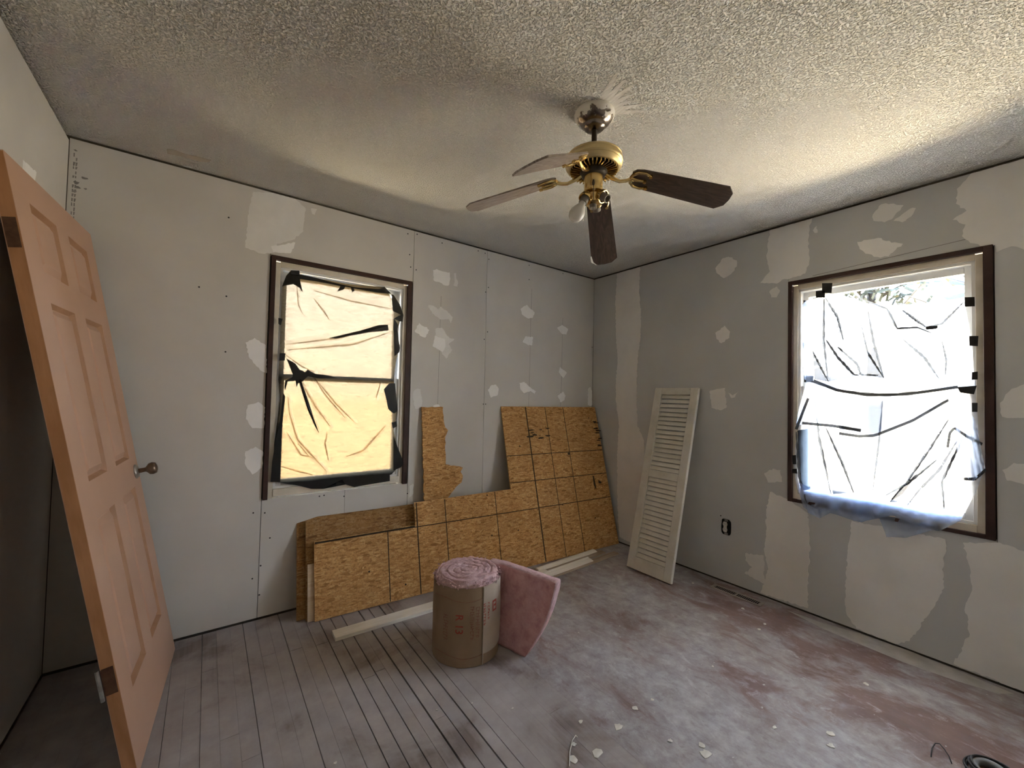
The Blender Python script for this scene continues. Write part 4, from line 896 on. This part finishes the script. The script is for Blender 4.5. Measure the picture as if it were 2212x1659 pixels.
for off, bulb in ((-.75, True), (1.0, False), (2.9, False)):
    a = cdir+off; d = (Vector((math.cos(a), math.sin(a), 0))*(.52 if bulb else .80)-Z*(.86 if bulb else .60)).normalized(); q = Vector((math.cos(a), math.sin(a), 0))*(.030 if bulb else .020)+Z*(-.338)
    x_ = d.cross(Z).normalized(); m_ = frame(q, x_, d.cross(x_), d)
    so = empty('light_socket', m_, fan)
    MB().lathe([(.010, 0), (.010, .014), (.024, .020), (.0265, .030), (.0255, .036), (.022, .036), (.020, .026), (.0, .022)], 24, caps=False).build('socket_cup', M['brass'], so, smooth='auto')
    MB().lathe([(.0165, .022), (.0165, .058), (.0135, .058), (.0125, .030), (.0, .030)], 24, caps=False).build('socket_shell', M['porcelain'], so, smooth='auto')
    for an in (0, 2.1, 4.2): MB().tube([Vector((math.cos(an)*.020, math.sin(an)*.020, .031)), Vector((math.cos(an)*.032, math.sin(an)*.032, .031))], .0018, 6).build('thumb_screw', M['dark_metal'], so)
    if bulb:
        bu = MB().lathe([(.0125, .050), (.013, .062), (.016, .076), (.024, .094), (.0295, .110), (.030, .122), (.026, .137), (.016, .148), (.0, .152)], 32, caps=False).build('light_bulb', M['bulb'], so, smooth=True); tag(bu, 'unlit frosted white bulb')
ch = [Vector((math.cos(cdir)*.040, math.sin(cdir)*.040, -.300-i*.012)) for i in range(11)]
mb = MB().tube(ch, .0012, 6); mb.lathe([(.0, -.325), (.005, -.320), (.006, -.312), (.003, -.300), (.0, -.298)], 12, T(ch[0].x, ch[0].y, .006), caps=False); mb.build('pull_chain', M['dark_metal'], fan)

# ------------------------------------------------------------------ small things on the floor
wc = empty('wire_coil', T(-.745, -2.545, 0)); tag(wc, 'black wire coil lying on the dusty floor', 'wire')
for j in range(5):
    rw = .060+.005*random.uniform(-1, 1); cx_, cy_ = random.uniform(-.008, .008), random.uniform(-.008, .008)
    MB().tube([(cx_+rw*math.cos(a), cy_+rw*.9*math.sin(a), .006+.006*j+.003*math.sin(a*2+j)) for a in [i*math.pi/16 for i in range(32)]], .0035, 6, True).build('wire_loop', M['wire'], wc, smooth=True)
MB().tube([(.044*math.cos(a), .040*math.sin(a), .014) for a in [i*math.pi/16 for i in range(32)]], .013, 10, True).build('grey_sleeve', M['greyhose'], wc, smooth=True)
w0 = [on_floor(x, y, .004)-Vector((-.745, -2.545, 0)) for x, y in ((2011,1634),(2013,1620),(2020,1611),(2030,1613),(2040,1624),(2050,1637),(2056,1650))]
w0 = [Vector((p.x, p.y, .003+.012*math.sin(i*.5))) for i, p in enumerate(w0)]
MB().tube(w0, .0018, 6).build('wire_end', M['wire'], wc, smooth=True)
rc2 = random.Random(12); n_chip = 0
for (x, y, s_) in ((1372,1530,9),(1337,1570,14),(1290,1627,16),(1239,1641,15),(1240,1608,8),(1448,1600,7),(1525,1630,16),(1517,1610,9),(1795,1586,9),(1871,1478,7),(1604,1315,6),(1640,1360,5),(1652,1348,5),(1673,1572,6),(1795,1612,9),(1497,1260,4),(1255,1560,7),(1410,1512,5),(2137,1643,8),(724,1649,5),(800,1364,4),(1020,1520,3),(944,1534,3),(1107,1531,4),(1650,1480,3),(1540,1440,3)):
    c = on_floor(x, y); r = s_*c.copy().__sub__(CAM).length/F_PX*.6
    rg = [Vector((r*math.cos(a)*rc2.uniform(.5, 1.3), r*math.sin(a)*rc2.uniform(.4, 1.1), 0)) for a in [i*math.pi/4.5 for i in range(9)]]
    o = MB().prism(rg, (0, 0, .002)).build('paint_chip', M['chip'], None, T(c.x, c.y, .0004)); n_chip += 1
    lab = {(1604,1315): 'off-white flake lying beside the floor register', (2137,1643): 'off-white flake lying beside the wire coil', (800,1364): 'tiny pale flake lying beside the long white trim board', (1525,1630): 'largest smeared off-white flake on the stained floor', (1497,1260): 'tiny pale flake lying beside the foot of the louvred shutter'}.get((x, y))
    if lab is None and x < 1030: lab = 'tiny pale flake lying on the gapped floor planks'
    tag(o, lab or 'small off-white flake of debris lying on the stained red-grey floor', 'debris', 'flakes on the planks' if x < 1030 and x != 800 else 'flakes on the floor')
st = [on_floor(x, y, .004) for x, y in ((1230,1655),(1231,1625),(1236,1600),(1244,1588),(1247,1592))]
o = MB().tube([p-st[0] for p in st], .0016, 6).build('straw_fibre', M['chip'], None, T(st[0].x, st[0].y, .004)); tag(o, 'thin curved straw-coloured fibre lying on the stained floor', 'debris')

# ------------------------------------------------------------------ outdoors
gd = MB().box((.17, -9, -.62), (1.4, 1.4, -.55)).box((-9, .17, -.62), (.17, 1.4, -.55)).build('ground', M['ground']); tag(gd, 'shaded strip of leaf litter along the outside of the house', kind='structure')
def tree(x, y, h, r, seed, nleaf, label):
    rt_ = random.Random(seed); R = empty('bare_tree', T(x, y, -.6)); tag(R, label, 'tree', 'thin trees outside the window')
    lean_ = Vector((rt_.uniform(-.05, .05), rt_.uniform(-.05, .05), 1)); pts = [lean_*(h*i/8)+Vector((rt_.uniform(-.05, .05), rt_.uniform(-.05, .05), 0))*(i > 0) for i in range(9)]
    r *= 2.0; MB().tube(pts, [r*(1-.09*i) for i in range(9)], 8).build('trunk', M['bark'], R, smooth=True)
    mb = MB(); tips = []
    for _ in range(22):
        k_ = rt_.uniform(.18, .98); b0 = lean_*(h*k_); a = rt_.uniform(0, 6.283); L = rt_.uniform(.8, 2.2)*(1.2-k_*.6)
        d = Vector((math.cos(a), math.sin(a), rt_.uniform(.1, .9))); p1 = b0+d*L*.5+Vector((0, 0, .1)); p2 = b0+d*L+Vector((rt_.uniform(-.3, .3), rt_.uniform(-.3, .3), rt_.uniform(0, .4)))
        mb.tube([b0, p1, p2], [r*.30, r*.20, r*.08], 5); tips += [p1, p2]
        for _k in range(3): q = p1+Vector((rt_.uniform(-.6, .6), rt_.uniform(-.6, .6), rt_.uniform(-.1, .7))); mb.tube([p1, q], [r*.13, r*.07], 4); tips.append(q)
    mb.build('branches', M['bark'], R)
    if nleaf:
        mb = MB()
        for _ in range(nleaf):
            c = rt_.choice(tips)+Vector((rt_.gauss(0, .22), rt_.gauss(0, .22), rt_.gauss(0, .18))); s_ = rt_.uniform(.07, .15)
            u_ = Vector((rt_.gauss(0, 1), rt_.gauss(0, 1), rt_.gauss(0, 1))).normalized(); w_ = u_.orthogonal().normalized()
            mb.add([c-u_*s_-w_*s_*.5, c+u_*s_-w_*s_*.5, c+u_*s_+w_*s_*.5, c-u_*s_+w_*s_*.5], [(0,1,2,3)])
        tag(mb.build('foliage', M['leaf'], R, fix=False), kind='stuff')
labs = ('slender bare trunk closest to the clear-film window', 'leafy tree beside the slender bare trunk outside', 'dark forked tree in the middle of the trees outside', 'tall bushy tree standing behind the forked one', 'tall leafy tree farthest from the house', 'broad bushy tree at the edge of the woods')
for i, (d_, off, h, r, nl) in enumerate(((8.5, -.95, 7, .07, 120), (11.5, 1.9, 8, .09, 900), (13.5, -2.6, 8, .10, 700), (16.5, .6, 9, .10, 1500), (20.5, -2.4, 10, .12, 1800), (22, 3.6, 10, .13, 2200))):
    c = CAM + Vector((.985, .170, 0))*d_ + Vector((.17, -.985, 0))*(-off)
    tree(c.x, c.y, h, r, 30+i, nl, labs[i])
